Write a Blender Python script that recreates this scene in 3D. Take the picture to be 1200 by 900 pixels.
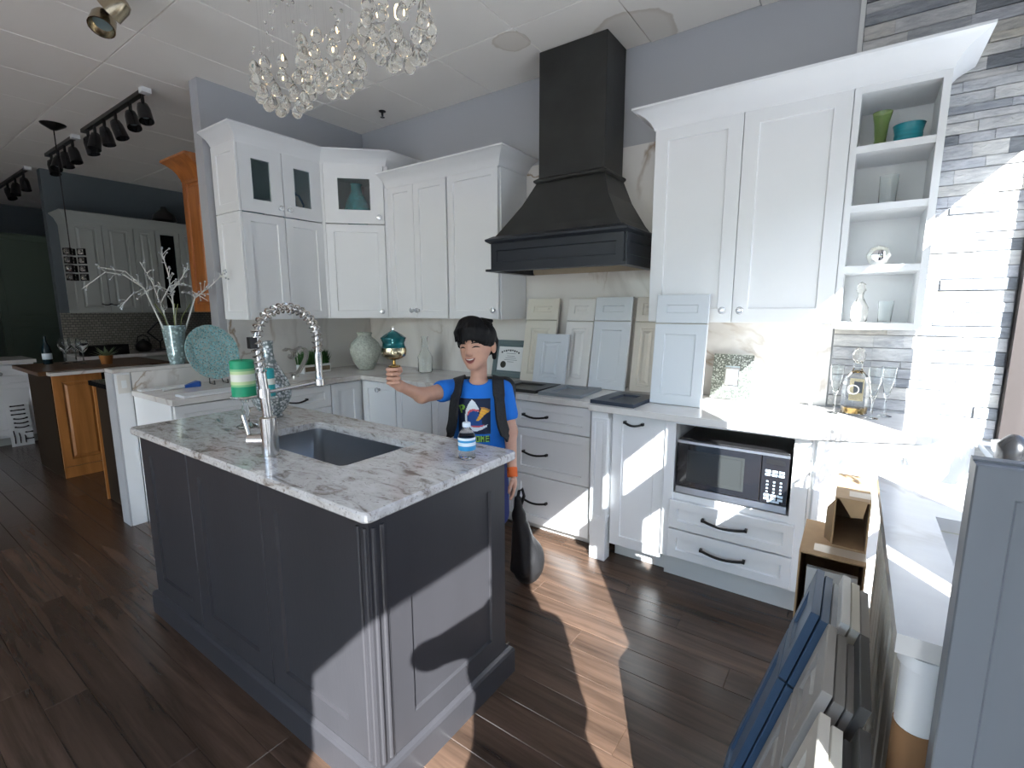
import bpy, bmesh, math, random
import numpy as np
from mathutils import Vector, Matrix
R = random.Random(7)
PI = math.pi
for o in list(bpy.data.objects): bpy.data.objects.remove(o)
S = bpy.context.scene
COL = S.collection

# ---------------------------------------------------------------- camera
cam_d = bpy.data.cameras.new('camera'); cam = bpy.data.objects.new('camera', cam_d); COL.objects.link(cam)
cam_d.sensor_width = 36.0; cam_d.lens = 569.2 / 1200 * 36.0; cam_d.clip_start = 0.02; cam_d.clip_end = 200
yaw, pitch, roll = math.radians(35.10), math.radians(8.82), math.radians(-0.12)
fw = Vector((-math.sin(yaw)*math.cos(pitch), math.cos(yaw)*math.cos(pitch), -math.sin(pitch)))
rt = Vector((math.cos(yaw), math.sin(yaw), 0)); up = rt.cross(fw)
rt, up = rt*math.cos(roll)+up*math.sin(roll), up*math.cos(roll)-rt*math.sin(roll)
cam.matrix_world = Matrix(((rt.x, up.x, -fw.x, 3.866), (rt.y, up.y, -fw.y, -3.108), (rt.z, up.z, -fw.z, 1.440), (0, 0, 0, 1)))
S.camera = cam

# ---------------------------------------------------------------- light
SUN = Vector((-.75, 1, -.74)).normalized()
w = bpy.data.worlds.new('world'); S.world = w; w.use_nodes = True
nt = w.node_tree; bg = nt.nodes['Background']
sky = nt.nodes.new('ShaderNodeTexSky'); sky.sky_type = 'NISHITA'; sky.sun_disc = False
sky.sun_elevation = math.asin(-SUN.z); sky.sun_rotation = math.atan2(-SUN.x, -SUN.y)
sky.air_density = 1.0; sky.dust_density = 1.0; sky.ozone_density = 1.5
tn = nt.nodes.new('ShaderNodeMix'); tn.data_type = 'RGBA'; tn.blend_type = 'MULTIPLY'; tn.inputs[0].default_value = 1.0; tn.inputs[7].default_value = (.89, .965, 1.08, 1)
nt.links.new(sky.outputs[0], tn.inputs[6]); nt.links.new(tn.outputs[2], bg.inputs[0]); bg.inputs[1].default_value = 0.35
sl = bpy.data.lights.new('sun', 'SUN'); so = bpy.data.objects.new('sun', sl); COL.objects.link(so)
sl.energy = 14.5; sl.angle = math.radians(0.35); sl.color = (.985, .985, 1.0)
so.rotation_euler = SUN.to_track_quat('-Z', 'Y').to_euler(); so.location = (9, -9, 7)
def portal(x, y0, y1, z0, z1):                       # daylight portal in the glazing
    l = bpy.data.lights.new('window_portal', 'AREA'); o = bpy.data.objects.new('window_portal', l); COL.objects.link(o)
    l.shape = 'RECTANGLE'; l.size = abs(y1-y0); l.size_y = z1-z0; l.cycles.is_portal = True
    o.matrix_world = Matrix(((0, 0, 1, x), (1, 0, 0, (y0+y1)/2), (0, 1, 0, (z0+z1)/2), (0, 0, 0, 1)))
portal(4.56, -5.12, -.02, .3, 2.34)
fl = bpy.data.lights.new('window_portal', 'AREA'); fo = bpy.data.objects.new('window_portal', fl); COL.objects.link(fo)
fl.shape = 'RECTANGLE'; fl.size = 4.5; fl.size_y = 2.5; fl.cycles.is_portal = True; fo.location = (2.3, -7.06, 1.45); fo.rotation_euler = (PI/2, 0, PI)
S.view_settings.view_transform = 'Standard'; S.view_settings.look = 'None'
S.view_settings.exposure = 1.22; S.view_settings.gamma = 1.0; S.view_settings.use_curve_mapping = False
cy = S.cycles
cy.max_bounces = 14; cy.diffuse_bounces = 6; cy.glossy_bounces = 5; cy.transmission_bounces = 10; cy.transparent_max_bounces = 16
cy.caustics_refractive = False; cy.caustics_reflective = True; cy.blur_glossy = 1.0; cy.sample_clamp_indirect = 8

# ---------------------------------------------------------------- materials
MATS = {}
def nodes(name):
    m = bpy.data.materials.new(name); m.use_nodes = True; MATS[name] = m
    return m, m.node_tree, m.node_tree.nodes['Principled BSDF']
def inp(n, k, v): n.inputs[k].default_value = v
def rgb(c): return (c[0], c[1], c[2], 1)
def mat(name, col, rough=.5, metal=0., var=0., vs=6., bump=0., bs=80., trans=0., ior=1.45, emit=0., coat=0., stretch=None, spec=.5, alpha=None):
    m, t, b = nodes(name)
    inp(b, 'Base Color', rgb(col)); inp(b, 'Roughness', rough); inp(b, 'Metallic', metal); inp(b, 'IOR', ior)
    inp(b, 'Transmission Weight', trans); inp(b, 'Coat Weight', coat); inp(b, 'Specular IOR Level', spec)
    if emit: inp(b, 'Emission Color', rgb(col)); inp(b, 'Emission Strength', emit)
    if var or bump:
        tc = t.nodes.new('ShaderNodeTexCoord'); src = tc.outputs['Object']
        if stretch:
            mp = t.nodes.new('ShaderNodeMapping'); mp.inputs['Scale'].default_value = stretch
            t.links.new(src, mp.inputs[0]); src = mp.outputs[0]
    if var:
        n = t.nodes.new('ShaderNodeTexNoise'); inp(n, 'Scale', vs); inp(n, 'Detail', 5.); t.links.new(src, n.inputs['Vector'])
        r = t.nodes.new('ShaderNodeValToRGB'); e = r.color_ramp.elements
        e[0].position = .3; e[1].position = .7
        e[0].color = rgb([max(0, c*(1-var)) for c in col]); e[1].color = rgb([min(1, c*(1+var)) for c in col])
        t.links.new(n.outputs['Fac'], r.inputs[0]); t.links.new(r.outputs[0], b.inputs['Base Color'])
    if bump:
        n = t.nodes.new('ShaderNodeTexNoise'); inp(n, 'Scale', bs); inp(n, 'Detail', 3.); t.links.new(src, n.inputs['Vector'])
        bp = t.nodes.new('ShaderNodeBump'); inp(bp, 'Strength', bump); inp(bp, 'Distance', .01)
        t.links.new(n.outputs['Fac'], bp.inputs['Height']); t.links.new(bp.outputs[0], b.inputs['Normal'])
    return m
def ramp(t, src, stops):
    r = t.nodes.new('ShaderNodeValToRGB'); e = r.color_ramp.elements
    while len(e) < len(stops): e.new(.5)
    for q, (p, c) in zip(e, stops): q.position = p; q.color = rgb(c)
    t.links.new(src, r.inputs[0]); return r.outputs[0]
def noise(t, src, scale, detail=4., dist=0., mapping=None, rough=.5):
    if mapping:
        mp = t.nodes.new('ShaderNodeMapping'); mp.inputs['Scale'].default_value = mapping[0]; mp.inputs['Rotation'].default_value = mapping[1]
        t.links.new(src, mp.inputs[0]); src = mp.outputs[0]
    n = t.nodes.new('ShaderNodeTexNoise'); inp(n, 'Scale', scale); inp(n, 'Detail', detail); inp(n, 'Distortion', dist); inp(n, 'Roughness', rough)
    t.links.new(src, n.inputs['Vector']); return n.outputs['Fac']
def mixc(t, fac, a, b, blend='MIX'):
    m = t.nodes.new('ShaderNodeMix'); m.data_type = 'RGBA'; m.blend_type = blend
    for s, v in ((m.inputs[0], fac), (m.inputs[6], a), (m.inputs[7], b)):
        if isinstance(v, (int, float)): s.default_value = v
        elif isinstance(v, tuple): s.default_value = rgb(v)
        else: t.links.new(v, s)
    return m.outputs[2]
def pos(t): return t.nodes.new('ShaderNodeNewGeometry').outputs['Position']
def marble(name, base, vein, vein2, rough=.2, scale=1.3, wd=.02, soft=.12):
    m, t, b = nodes(name); p = pos(t)
    n1 = noise(t, p, scale, 6., .9, ((1, 1, 1), (.4, .7, .3)))
    v1 = ramp(t, n1, [(.5-wd, (0, 0, 0)), (.5, (1, 1, 1)), (.5+wd, (0, 0, 0))])
    n2 = noise(t, p, scale*.6, 5., 1.4, ((1, 1.6, .7), (.2, .5, .9)))
    v2 = ramp(t, n2, [(.5-soft, (0, 0, 0)), (.52, (1, 1, 1)), (.5+soft, (0, 0, 0))])
    msk = ramp(t, noise(t, p, 1.1, 2.), [(.45, (0, 0, 0)), (.6, (1, 1, 1))])
    f1 = mixc(t, 1., v1, msk, 'MULTIPLY')
    c = mixc(t, f1, base, vein)
    q = t.nodes.new('ShaderNodeMath'); q.operation = 'MULTIPLY'; q.inputs[1].default_value = .45
    t.links.new(v2, q.inputs[0])
    c2 = mixc(t, q.outputs[0], c, vein2)
    t.links.new(c2, b.inputs['Base Color']); inp(b, 'Roughness', rough); return m
def granite(name):
    m, t, b = nodes(name); p = pos(t)
    n1 = noise(t, p, 8., 7., 1.1, ((1, 2.4, 2), (0, 0, .15)), .66)
    c = ramp(t, n1, [(.26, (.06, .045, .04)), (.36, (.26, .22, .19)), (.45, (.56, .53, .50)), (.62, (.70, .68, .66)), (.76, (.42, .39, .37))])
    n2 = noise(t, p, 17., 6., 1.5, ((1, 2.2, 2), (0, 0, .3)), .62)
    v = ramp(t, n2, [(.58, (0, 0, 0)), (.68, (.85, .85, .85))])
    c = mixc(t, v, c, (.22, .17, .145))
    n3 = noise(t, p, 120., 2.); sp = ramp(t, n3, [(.62, (0, 0, 0)), (.7, (.5, .5, .5))])
    c = mixc(t, sp, c, (.10, .08, .075))
    t.links.new(c, b.inputs['Base Color']); inp(b, 'Roughness', .16); inp(b, 'Coat Weight', .3); inp(b, 'Coat Roughness', .06); return m
def rnd(t): return t.nodes.new('ShaderNodeObjectInfo').outputs['Random']
def wood(name, dark, light, rough=.4, axis=0, grain=14., perobj=.0, bump=.08):
    m, t, b = nodes(name); tc = t.nodes.new('ShaderNodeTexCoord').outputs['Object']
    sc = [grain]*3; sc[axis] = grain*.07
    if perobj:
        ad = t.nodes.new('ShaderNodeVectorMath'); ad.operation = 'ADD'; cb = t.nodes.new('ShaderNodeCombineXYZ')
        mm = t.nodes.new('ShaderNodeMath'); mm.operation = 'MULTIPLY'; mm.inputs[1].default_value = 37.
        r = rnd(t); t.links.new(r, mm.inputs[0])
        for i in range(3): t.links.new(mm.outputs[0], cb.inputs[i])
        t.links.new(tc, ad.inputs[0]); t.links.new(cb.outputs[0], ad.inputs[1]); tc = ad.outputs[0]
    n = noise(t, tc, 1., 6., .6, (tuple(sc), (0, 0, 0)), .6)
    c = ramp(t, n, [(.28, dark), (.72, light)])
    if perobj:
        k = ramp(t, r, [(0, (1-perobj,)*3), (1, (1+perobj,)*3)])
        c = mixc(t, 1., c, k, 'MULTIPLY')
    t.links.new(c, b.inputs['Base Color']); inp(b, 'Roughness', rough)
    if bump:
        bp = t.nodes.new('ShaderNodeBump'); inp(bp, 'Strength', bump); inp(bp, 'Distance', .004)
        t.links.new(n, bp.inputs['Height']); t.links.new(bp.outputs[0], b.inputs['Normal'])
    return m
def pane(name, tint, refl):
    m = bpy.data.materials.new(name); m.use_nodes = True; MATS[name] = m; t = m.node_tree; t.nodes.clear()
    o = t.nodes.new('ShaderNodeOutputMaterial'); a = t.nodes.new('ShaderNodeBsdfTransparent'); g = t.nodes.new('ShaderNodeBsdfGlossy'); x = t.nodes.new('ShaderNodeMixShader')
    a.inputs[0].default_value = rgb(tint); g.inputs['Roughness'].default_value = .03; x.inputs[0].default_value = refl
    t.links.new(a.outputs[0], x.inputs[1]); t.links.new(g.outputs[0], x.inputs[2]); t.links.new(x.outputs[0], o.inputs[0]); return m

mat('white', (.775, .79, .80), .34, var=.015, vs=3)
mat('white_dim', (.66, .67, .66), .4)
mat('dimwhite', (.40, .42, .39), .45)  # white darkened to put the dim room's shade into its cabinets
mat('cream', (.70, .67, .58), .4)
mat('offwhite', (.72, .71, .68), .4)
mat('paleblue', (.63, .67, .70), .4)
mat('tan_door', (.60, .56, .49), .45)
mat('taupe', (.22, .205, .19), .45)
mat('taupe_dark', (.07, .068, .065), .5)
mat('taupe_light', (.34, .32, .295), .45)
mat('grey_door', (.36, .38, .40), .4)
mat('slate', (.20, .225, .245), .4)
mat('navy', (.032, .042, .060), .4)
mat('blue_door', (.050, .095, .165), .42)
mat('blackpaint', (.018, .019, .02), .35)
mat('greypanel', (.17, .185, .205), .45)
mat('wallpaint', (.40, .41, .43), .6, bump=.03, bs=200)
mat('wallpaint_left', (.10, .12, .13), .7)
def tile_mat():
    m, t, b = nodes('tile_white'); p = pos(t); c = (.88, .85, .80)
    for ctr, rad in (((2.66, -.14, 3.025), .30), ((2.02, -.50, 3.025), .16)):       # old water rings near the hood
        ad = t.nodes.new('ShaderNodeVectorMath'); ad.operation = 'DISTANCE'; ad.inputs[1].default_value = ctr; t.links.new(p, ad.inputs[0])
        nz = t.nodes.new('ShaderNodeMath'); nz.operation = 'MULTIPLY_ADD'; nz.inputs[1].default_value = .10; t.links.new(noise(t, p, 6., 3.), nz.inputs[0]); t.links.new(ad.outputs['Value'], nz.inputs[2])
        k = ramp(t, nz.outputs[0], [(0, (.22, .22, .22)), (rad*.86, (.26, .26, .26)), (rad*.97, (.5, .5, .5)), (rad, (0, 0, 0))])
        c = mixc(t, k, c, (.42, .34, .24))
    t.links.new(c, b.inputs['Base Color']); inp(b, 'Roughness', .8)
    bp = t.nodes.new('ShaderNodeBump'); inp(bp, 'Strength', .12); inp(bp, 'Distance', .01)
    t.links.new(noise(t, p, 240., 3.), bp.inputs['Height']); t.links.new(bp.outputs[0], b.inputs['Normal'])
mat('tbar', (.42, .41, .40), .6)
mat('hoodblack', (.022, .023, .022), .42, var=.25, vs=7, bump=.04, bs=60)
mat('hoodband', (.022, .026, .033), .4)
mat('hoodliner', (.40, .33, .23), .5)
mat('island', (.034, .033, .037), .42, var=.10, vs=4, bump=.03, bs=90, stretch=(1, 1, .25))
mat('steel', (.62, .62, .63), .28, 1.)
mat('sinksteel', (.36, .37, .38), .38, 1.)
mat('chrome', (.80, .80, .80), .08, 1.)
mat('nickel', (.62, .60, .57), .22, 1.)
mat('iron', (.035, .034, .034), .35, .7)
mat('bronze_frame', (.055, .045, .042), .4, .3)
mat('brass', (.45, .38, .27), .25, 1.)
mat('knobglass', (.85, .88, .9), .05, .6)
mat('crystal', (1, .98, .93), .01, trans=.93, ior=1.45)
mat('clearglass', (.96, .985, .98), .0, trans=1., ior=1.3)
mat('greenglass', (.55, .72, .30), .02, trans=.85, ior=1.3)
mat('bulb', (1, .72, .38), .4, emit=5.)
mat('blackplastic', (.012, .012, .013), .25)
mat('blackgloss', (.01, .01, .012), .06, coat=.5)
mat('darkglass', (.03, .033, .033), .12)
mat('rubber', (.02, .02, .021), .7)
mat('button', (.55, .68, .80), .4)
mat('lcd', (.35, .55, .62), .3)
mat('cardboard', (.50, .33, .18), .8, var=.06, vs=20)
mat('cardboard_in', (.22, .13, .07), .85)
mat('tape', (.62, .50, .36), .35)
mat('teal', (.035, .33, .37), .25, var=.3, vs=30)
mat('teal_bowl', (.02, .22, .26), .3, var=.35, vs=18, stretch=(.3, .3, 4))
mat('deepblue', (.03, .16, .34), .12)
mat('gold', (.52, .46, .30), .18, 1., var=.3, vs=14)
mat('goldfoot', (.42, .27, .10), .2, 1.)
mat('teal_glass', (.006, .10, .105), .1, .35, var=.5, vs=16)
mat('candle_green', (.02, .36, .18), .5)
mat('candle_mid', (.62, .76, .40), .5)
mat('candle_soft', (.25, .58, .28), .5)
mat('wrapbrown', (.24, .125, .055), .8)
mat('candle_white', (.85, .86, .76), .5)
mat('candle_teal', (.03, .38, .40), .5)
mat('silver_mosaic', (.6, .62, .62), .2, .9)
mat('leaf', (.035, .12, .025), .6, var=.5, vs=40)
mat('leafpale', (.16, .22, .12), .6)
mat('twig', (.62, .63, .60), .7)
mat('stem', (.22, .26, .09), .6)
mat('bead', (.55, .58, .60), .2, .3)
mat('ceramic', (.50, .54, .48), .28, var=.22, vs=55, bump=1.0, bs=70)
mat('paper', (.78, .80, .80), .6)
mat('certframe', (.13, .18, .19), .35)
mat('ink', (.05, .06, .07), .7)
mat('seal', (.03, .03, .02), .5)
mat('planter_wood', (.22, .16, .10), .6)
mat('bluepaint', (.02, .10, .42), .4)
mat('water', (.93, .97, 1.), .02, trans=1., ior=1.2)
mat('label', (.03, .30, .62), .45)
mat('labelwhite', (.75, .85, .92), .45)
mat('outlet', (.70, .68, .64), .4)
mat('skin', (.60, .335, .235), .5, var=.06, vs=30)
mat('skin_dark', (.20, .05, .045), .5)
mat('lip', (.50, .20, .16), .5)
mat('tooth', (.75, .72, .66), .3)
mat('hair', (.0045, .004, .0045), .5, spec=.25, bump=.5, bs=70, stretch=(1, 1, .12))
mat('shirt', (.012, .175, .66), .8, bump=.25, bs=26)
mat('shorts', (.012, .022, .12), .8)
mat('orange', (.85, .16, .03), .7)
mat('print_navy', (.012, .022, .055), .8)
mat('print_white', (.72, .77, .80), .8)
mat('print_blue', (.015, .07, .26), .8)
mat('print_red', (.62, .10, .13), .8)
mat('print_yellow', (.88, .46, .05), .8)
mat('print_crust', (.55, .25, .08), .8)
mat('print_green', (.30, .62, .08), .8)
mat('backpack', (.014, .014, .015), .7, bump=.3, bs=60)
mat('bagcloth', (.010, .010, .011), .55, bump=.4, bs=22)
mat('darkcloth', (.03, .03, .035), .8)
mat('darkwood', (.026, .017, .010), .65, spec=.3)
mat('greencab', (.085, .115, .085), .5)
mat('bottle_dark', (.004, .02, .03), .08)
mat('grout', (.16, .16, .17), .8)
mat('blocker_grey', (.20, .19, .18), .8)
mat('concrete', (.40, .40, .40), .8, var=.1, vs=1.5)
mat('cream_basin', (.62, .58, .40), .25)
mat('poster', (.55, .55, .52), .7)
mat('vinyl', (.03, .03, .03), .5)
marble('splash', (.72, .70, .67), (.30, .21, .13), (.50, .47, .44), .16, 1.25, .016, .05)
marble('quartz', (.70, .685, .66), (.45, .40, .36), (.58, .55, .52), .18, 1.6, .03, .08)
granite('granite')
wood('floorwood', (.030, .019, .013), (.115, .070, .048), .27, 0, 22., .22, .15)
wood('redwood', (.20, .06, .015), (.44, .165, .045), .35, 2, 14.)
wood('honeywood', (.26, .10, .025), (.52, .22, .065), .35, 2, 12.)
wood('butcher', (.06, .028, .012), (.13, .06, .024), .35, 0, 16.)
pane('storeglass', (.97, .985, .98), .06)
pane('cabglass', (.80, .86, .86), .06)
def stone_mat():
    m, t, b = nodes('ledgestone'); r = rnd(t); p = pos(t)
    c = ramp(t, r, [(0, (.14, .15, .165)), (.12, (.27, .285, .31)), (.32, (.47, .475, .485)), (.6, (.60, .59, .57)), (.8, (.43, .44, .475)), (1, (.61, .575, .50))])
    n = noise(t, p, 9., 6., .4, ((1, 1, 4), (0, .06, 0)), .65)
    k = ramp(t, n, [(.3, (.62, .63, .66)), (.65, (1.1, 1.1, 1.08))])
    c = mixc(t, 1., c, k, 'MULTIPLY'); t.links.new(c, b.inputs['Base Color']); inp(b, 'Roughness', .75)
    n2 = noise(t, p, 34., 5., .2, ((1, 1, 2.2), (0, 0, 0)))
    bp = t.nodes.new('ShaderNodeBump'); inp(bp, 'Strength', .6); inp(bp, 'Distance', .01)
    t.links.new(n2, bp.inputs['Height']); t.links.new(bp.outputs[0], b.inputs['Normal'])
stone_mat()
def mosaic(name, base, grout, sx, sy, rough=.3, metal=0., amount=.5, coord='pos', rot=(0, 0, 0)):
    m, t, b = nodes(name)
    src = pos(t) if coord == 'pos' else t.nodes.new('ShaderNodeTexCoord').outputs['Object']
    v = t.nodes.new('ShaderNodeTexVoronoi'); inp(v, 'Scale', sx); t.links.new(src, v.inputs['Vector'])
    k = ramp(t, v.outputs['Distance'], [(.35, (1, 1, 1)), (.6, (0, 0, 0))])
    h = t.nodes.new('ShaderNodeSeparateColor'); t.links.new(v.outputs['Color'], h.inputs[0])
    c = ramp(t, h.outputs[0], [(0, tuple(x*(1-amount) for x in base)), (1, tuple(min(1, x*(1+amount)) for x in base))])
    c = mixc(t, k, grout, c); t.links.new(c, b.inputs['Base Color']); inp(b, 'Roughness', rough); inp(b, 'Metallic', metal); return m
mosaic('plate_mosaic', (.22, .52, .56), (.40, .54, .53), 90., 90., .25, 0., .5, 'obj')
mosaic('vase_mosaic', (.46, .60, .62), (.30, .40, .40), 55., 55., .15, .3, .6, 'obj')
mosaic('lattice', (.72, .76, .77), (.22, .26, .26), 80., 60., .12, .35, .3, 'obj')
mosaic('mirror_mosaic', (.55, .60, .55), (.20, .22, .20), 110., 110., .12, .6, .55)
def tilemat():
    m, t, b = nodes('smalltile'); tc = pos(t)
    mp = t.nodes.new('ShaderNodeMapping'); mp.inputs['Rotation'].default_value = (PI/2, 0, PI/2); t.links.new(tc, mp.inputs[0])
    br = t.nodes.new('ShaderNodeTexBrick'); inp(br, 'Scale', 10.); inp(br, 'Color1', rgb((.34, .32, .27))); inp(br, 'Color2', rgb((.24, .23, .19))); inp(br, 'Mortar', rgb((.08, .08, .07))); inp(br, 'Mortar Size', .03)
    inp(br, 'Brick Width', .45); inp(br, 'Row Height', .3)
    sep = t.nodes.new('ShaderNodeSeparateXYZ'); cb = t.nodes.new('ShaderNodeCombineXYZ'); t.links.new(tc, sep.inputs[0])
    t.links.new(sep.outputs[1], cb.inputs[0]); t.links.new(sep.outputs[2], cb.inputs[1]); t.links.new(cb.outputs[0], br.inputs['Vector'])
    t.links.new(br.outputs[0], b.inputs['Base Color']); inp(b, 'Roughness', .4)
tilemat()
tile_mat()

# ---------------------------------------------------------------- building helpers
ORI = {}
def thing(name, label, cat, loc=(0, 0, 0), rz=0., group=None):
    o = bpy.data.objects.new(name, None); COL.objects.link(o); o.location = loc; o.rotation_euler = (0, 0, rz); o.empty_display_size = .1
    o['label'] = label; o['category'] = cat
    if group: o['group'] = group
    if rz == 0: ORI[o.name] = Vector(loc)
    return o
def tag(o, label, cat, group=None):
    o['label'] = label; o['category'] = cat
    if group: o['group'] = group
    return o
def struct(o): o['kind'] = 'structure'; return o
class MB:
    def __init__(s, root=None):
        s.v = []; s.f = []; s.mi = []; s.root = root; s.M = Matrix.Identity(4); s.cur = 0
        s.o = Vector((0, 0, 0))
        r = root
        while r is not None:
            if r.name in ORI: s.o = ORI[r.name]
            r = r.parent
    def add(s, vs, fs):
        n = len(s.v); s.v += [tuple(s.M @ Vector(p) - s.o) for p in vs]
        s.f += [tuple(i+n for i in f) for f in fs]; s.mi += [s.cur]*len(fs); return s
    def box(s, x0, y0, z0, x1, y1, z1):
        v = [(x, y, z) for z in (z0, z1) for y in (y0, y1) for x in (x0, x1)]
        return s.add(v, [(0, 2, 3, 1), (4, 5, 7, 6), (0, 1, 5, 4), (2, 6, 7, 3), (0, 4, 6, 2), (1, 3, 7, 5)])
    def prism(s, poly, z0, z1):
        n = len(poly); v = [(x, y, z0) for x, y in poly]+[(x, y, z1) for x, y in poly]
        return s.add(v, [tuple(range(n))[::-1], tuple(range(n, 2*n))]+[(i, (i+1) % n, n+(i+1) % n, n+i) for i in range(n)])
    def rings(s, rs, closed=False, cap0=True, cap1=True):
        n = len(rs[0]); v = [p for r in rs for p in r]; f = []; m = len(rs)
        for k in range(m if closed else m-1):
            a, b = k*n, ((k+1) % m)*n
            f += [(a+i, a+(i+1) % n, b+(i+1) % n, b+i) for i in range(n)]
        if not closed:
            if cap0: f.append(tuple(range(n))[::-1])
            if cap1: f.append(tuple(range((m-1)*n, m*n)))
        return s.add(v, f)
    def lathe(s, prof, c=(0, 0, 0), n=24, cap0=True, cap1=True, sx=1., sy=1.):
        return s.rings([[(c[0]+r*sx*math.cos(2*PI*i/n), c[1]+r*sy*math.sin(2*PI*i/n), c[2]+z) for i in range(n)] for r, z in prof], cap0=cap0, cap1=cap1)
    def tube(s, pts, r, n=8, closed=False):
        pts = [Vector(p) for p in pts]; rs = []; m = len(pts); prev = None
        for i, p in enumerate(pts):
            a = pts[(i-1) % m] if closed or i else pts[0]; b = pts[(i+1) % m] if closed or i < m-1 else pts[-1]
            t = (b-a).normalized()
            if prev is None:
                u = t.orthogonal().normalized()
            else:
                u = (prev-t*prev.dot(t)); u = u.normalized() if u.length > 1e-6 else t.orthogonal().normalized()
            prev = u; w_ = t.cross(u); rr = r[i] if isinstance(r, (list, tuple)) else r
            rs.append([tuple(p+(u*math.cos(2*PI*k/n)+w_*math.sin(2*PI*k/n))*rr) for k in range(n)])
        return s.rings(rs, closed=closed)
    def bar(s, pts, wu, wv, upv=(0, 0, 1)):
        pts = [Vector(p) for p in pts]; rs = []; upv = Vector(upv)
        for i, p in enumerate(pts):
            t = (pts[min(i+1, len(pts)-1)]-pts[max(i-1, 0)]).normalized(); u = t.cross(upv).normalized(); v = u.cross(t)
            rs.append([tuple(p+u*a*wu+v*b*wv) for a, b in ((-1, -1), (1, -1), (1, 1), (-1, 1))])
        return s.rings(rs)
    def rect(s, w, h, rr, x0=0., z0=0., cap0=True, cap1=True, closed=False):      # rr: list of (inset, y)
        return s.rings([[(x0+i, y, z0+i), (x0+w-i, y, z0+i), (x0+w-i, y, z0+h-i), (x0+i, y, z0+h-i)] for i, y in rr], closed=closed, cap0=cap0, cap1=cap1)
    def shaker(s, w, h, t=.02, rail=.057, rec=.009, x0=0., z0=0., raised=False):
        rr = [(0, 0), (0, -t+.002), (.002, -t), (rail, -t), (rail+.004, -t+rec)]
        if raised: rr += [(rail+.016, -t+rec), (rail+.032, -t+.001)]
        return s.rect(w, h, rr, x0, z0)
    def frame(s, w, h, t=.02, rail=.06, x0=0., z0=0.):
        return s.rect(w, h, [(0, 0), (0, -t), (rail, -t), (rail, 0)], x0, z0, closed=True)
    def build(s, name, m, parent=None, smooth=None, bevel=0., flip=True):
        me = bpy.data.meshes.new(name); me.from_pydata(s.v, [], s.f); me.update()
        bm = bmesh.new(); bm.from_mesh(me)
        if flip: bmesh.ops.recalc_face_normals(bm, faces=bm.faces)
        if bevel:
            es = [e for e in bm.edges if len(e.link_faces) == 2 and e.calc_face_angle(0) > .5]
            bmesh.ops.bevel(bm, geom=es, offset=bevel, segments=2, affect='EDGES', profile=.5, clamp_overlap=True)
        bm.to_mesh(me); bm.free()
        ms = m if isinstance(m, (list, tuple)) else [m]
        for q in ms: me.materials.append(MATS[q])
        if len(ms) > 1:
            for p, i in zip(me.polygons, s.mi): p.material_index = i
        if smooth is not None:
            for p in me.polygons: p.use_smooth = True
            me.set_sharp_from_angle(angle=math.radians(smooth))
        o = bpy.data.objects.new(name, me); COL.objects.link(o)
        if parent is not None: o.parent = parent
        return o
def TR(p, a=0.): return Matrix.Translation(p) @ Matrix.Rotation(a, 4, 'Z')
def at(root, M):
    m = MB(root); m.M = M; return m
YN = Matrix.Rotation(PI/2, 4, 'X')       # lathe axis z -> -y (towards the viewer of a door)
def knob(parent, M, x, z, y=-.02):
    m = at(parent, M @ Matrix.Translation((x, y, z)) @ YN)
    m.lathe([(.012, 0), (.012, .002), (.006, .004), (.006, .014), (.015, .018), (.020, .025), (.017, .034), (.007, .037)], n=14)
    m.build('knob', 'knobglass', parent, 40)
def pull(parent, M, x, z, L=.14, y=-.02, m_='iron', sag=.012):
    m = at(parent, M)
    pts = [(x-L/2+L*i/8, y-.018-.010*math.sin(PI*i/8), z-sag*math.sin(PI*i/8)) for i in range(9)]
    m.bar(pts, .004, .0055); m.box(x-L/2-.005, y-.024, z-.007, x-L/2+.007, y, z+.007); m.box(x+L/2-.007, y-.024, z-.007, x+L/2+.005, y, z+.007)
    m.build('pull_handle', m_, parent, None)
def door(root, M, x0, z0, w, h, m_='white', kn=None, pl=None, name='door', rail=.057, glass=False, raised=False, t=.02, gm='cabglass', y=0.):
    M = M @ Matrix.Translation((0, y, 0))
    m = at(root, M)
    if glass:
        m.frame(w, h, t, rail, x0, z0); d = m.build(name, m_, root)
        g = at(root, M); g.box(x0+rail-.003, -.012, z0+rail-.003, x0+w-rail+.003, -.008, z0+h-rail+.003); g.build('glass_pane', gm, d)
    else:
        m.shaker(w, h, t, rail, .009, x0, z0, raised); d = m.build(name, m_, root)
    if kn: knob(d, M, x0+kn[0], z0+kn[1], -t)
    if pl: pull(d, M, x0+pl[0], z0+pl[1], pl[2] if len(pl) > 2 else .14, -t)
    return d
def crown(root, path, prof, m_, i0, i1, name='crown_molding'):
    pts = [Vector((p[0], p[1])) for p in path]; nr = []
    for i in range(len(pts)):
        d = []
        if i > 0: a = (pts[i]-pts[i-1]).normalized(); d.append(Vector((a.y, -a.x)))
        if i < len(pts)-1: a = (pts[i+1]-pts[i]).normalized(); d.append(Vector((a.y, -a.x)))
        if len(d) == 2:
            b = (d[0]+d[1]).normalized(); nr.append(b/max(.3, b.dot(d[0])))
        else: nr.append(d[0])
    m = MB(root)
    m.rings([[(pts[i].x+nr[i].x*u, pts[i].y+nr[i].y*u, z) for u, z in prof] for i in range(i0, i1+1)])
    return m.build(name, m_, root, 30)
def crownprof(z0, z1, d):
    h = z1-z0; return [(-.02, z0), (.004, z0), (.006, z0+.12*h), (.012, z0+.2*h), (.02, z0+.35*h), (d*.42, z0+.58*h), (d*.74, z0+.78*h), (d*.94, z0+.88*h), (d, z0+.9*h), (d, z1), (-.02, z1)]
def copy_tree(o, parent=None):
    c = o.copy(); COL.objects.link(c); c.parent = parent
    for ch in list(o.children): copy_tree(ch, c)
    return c

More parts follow.
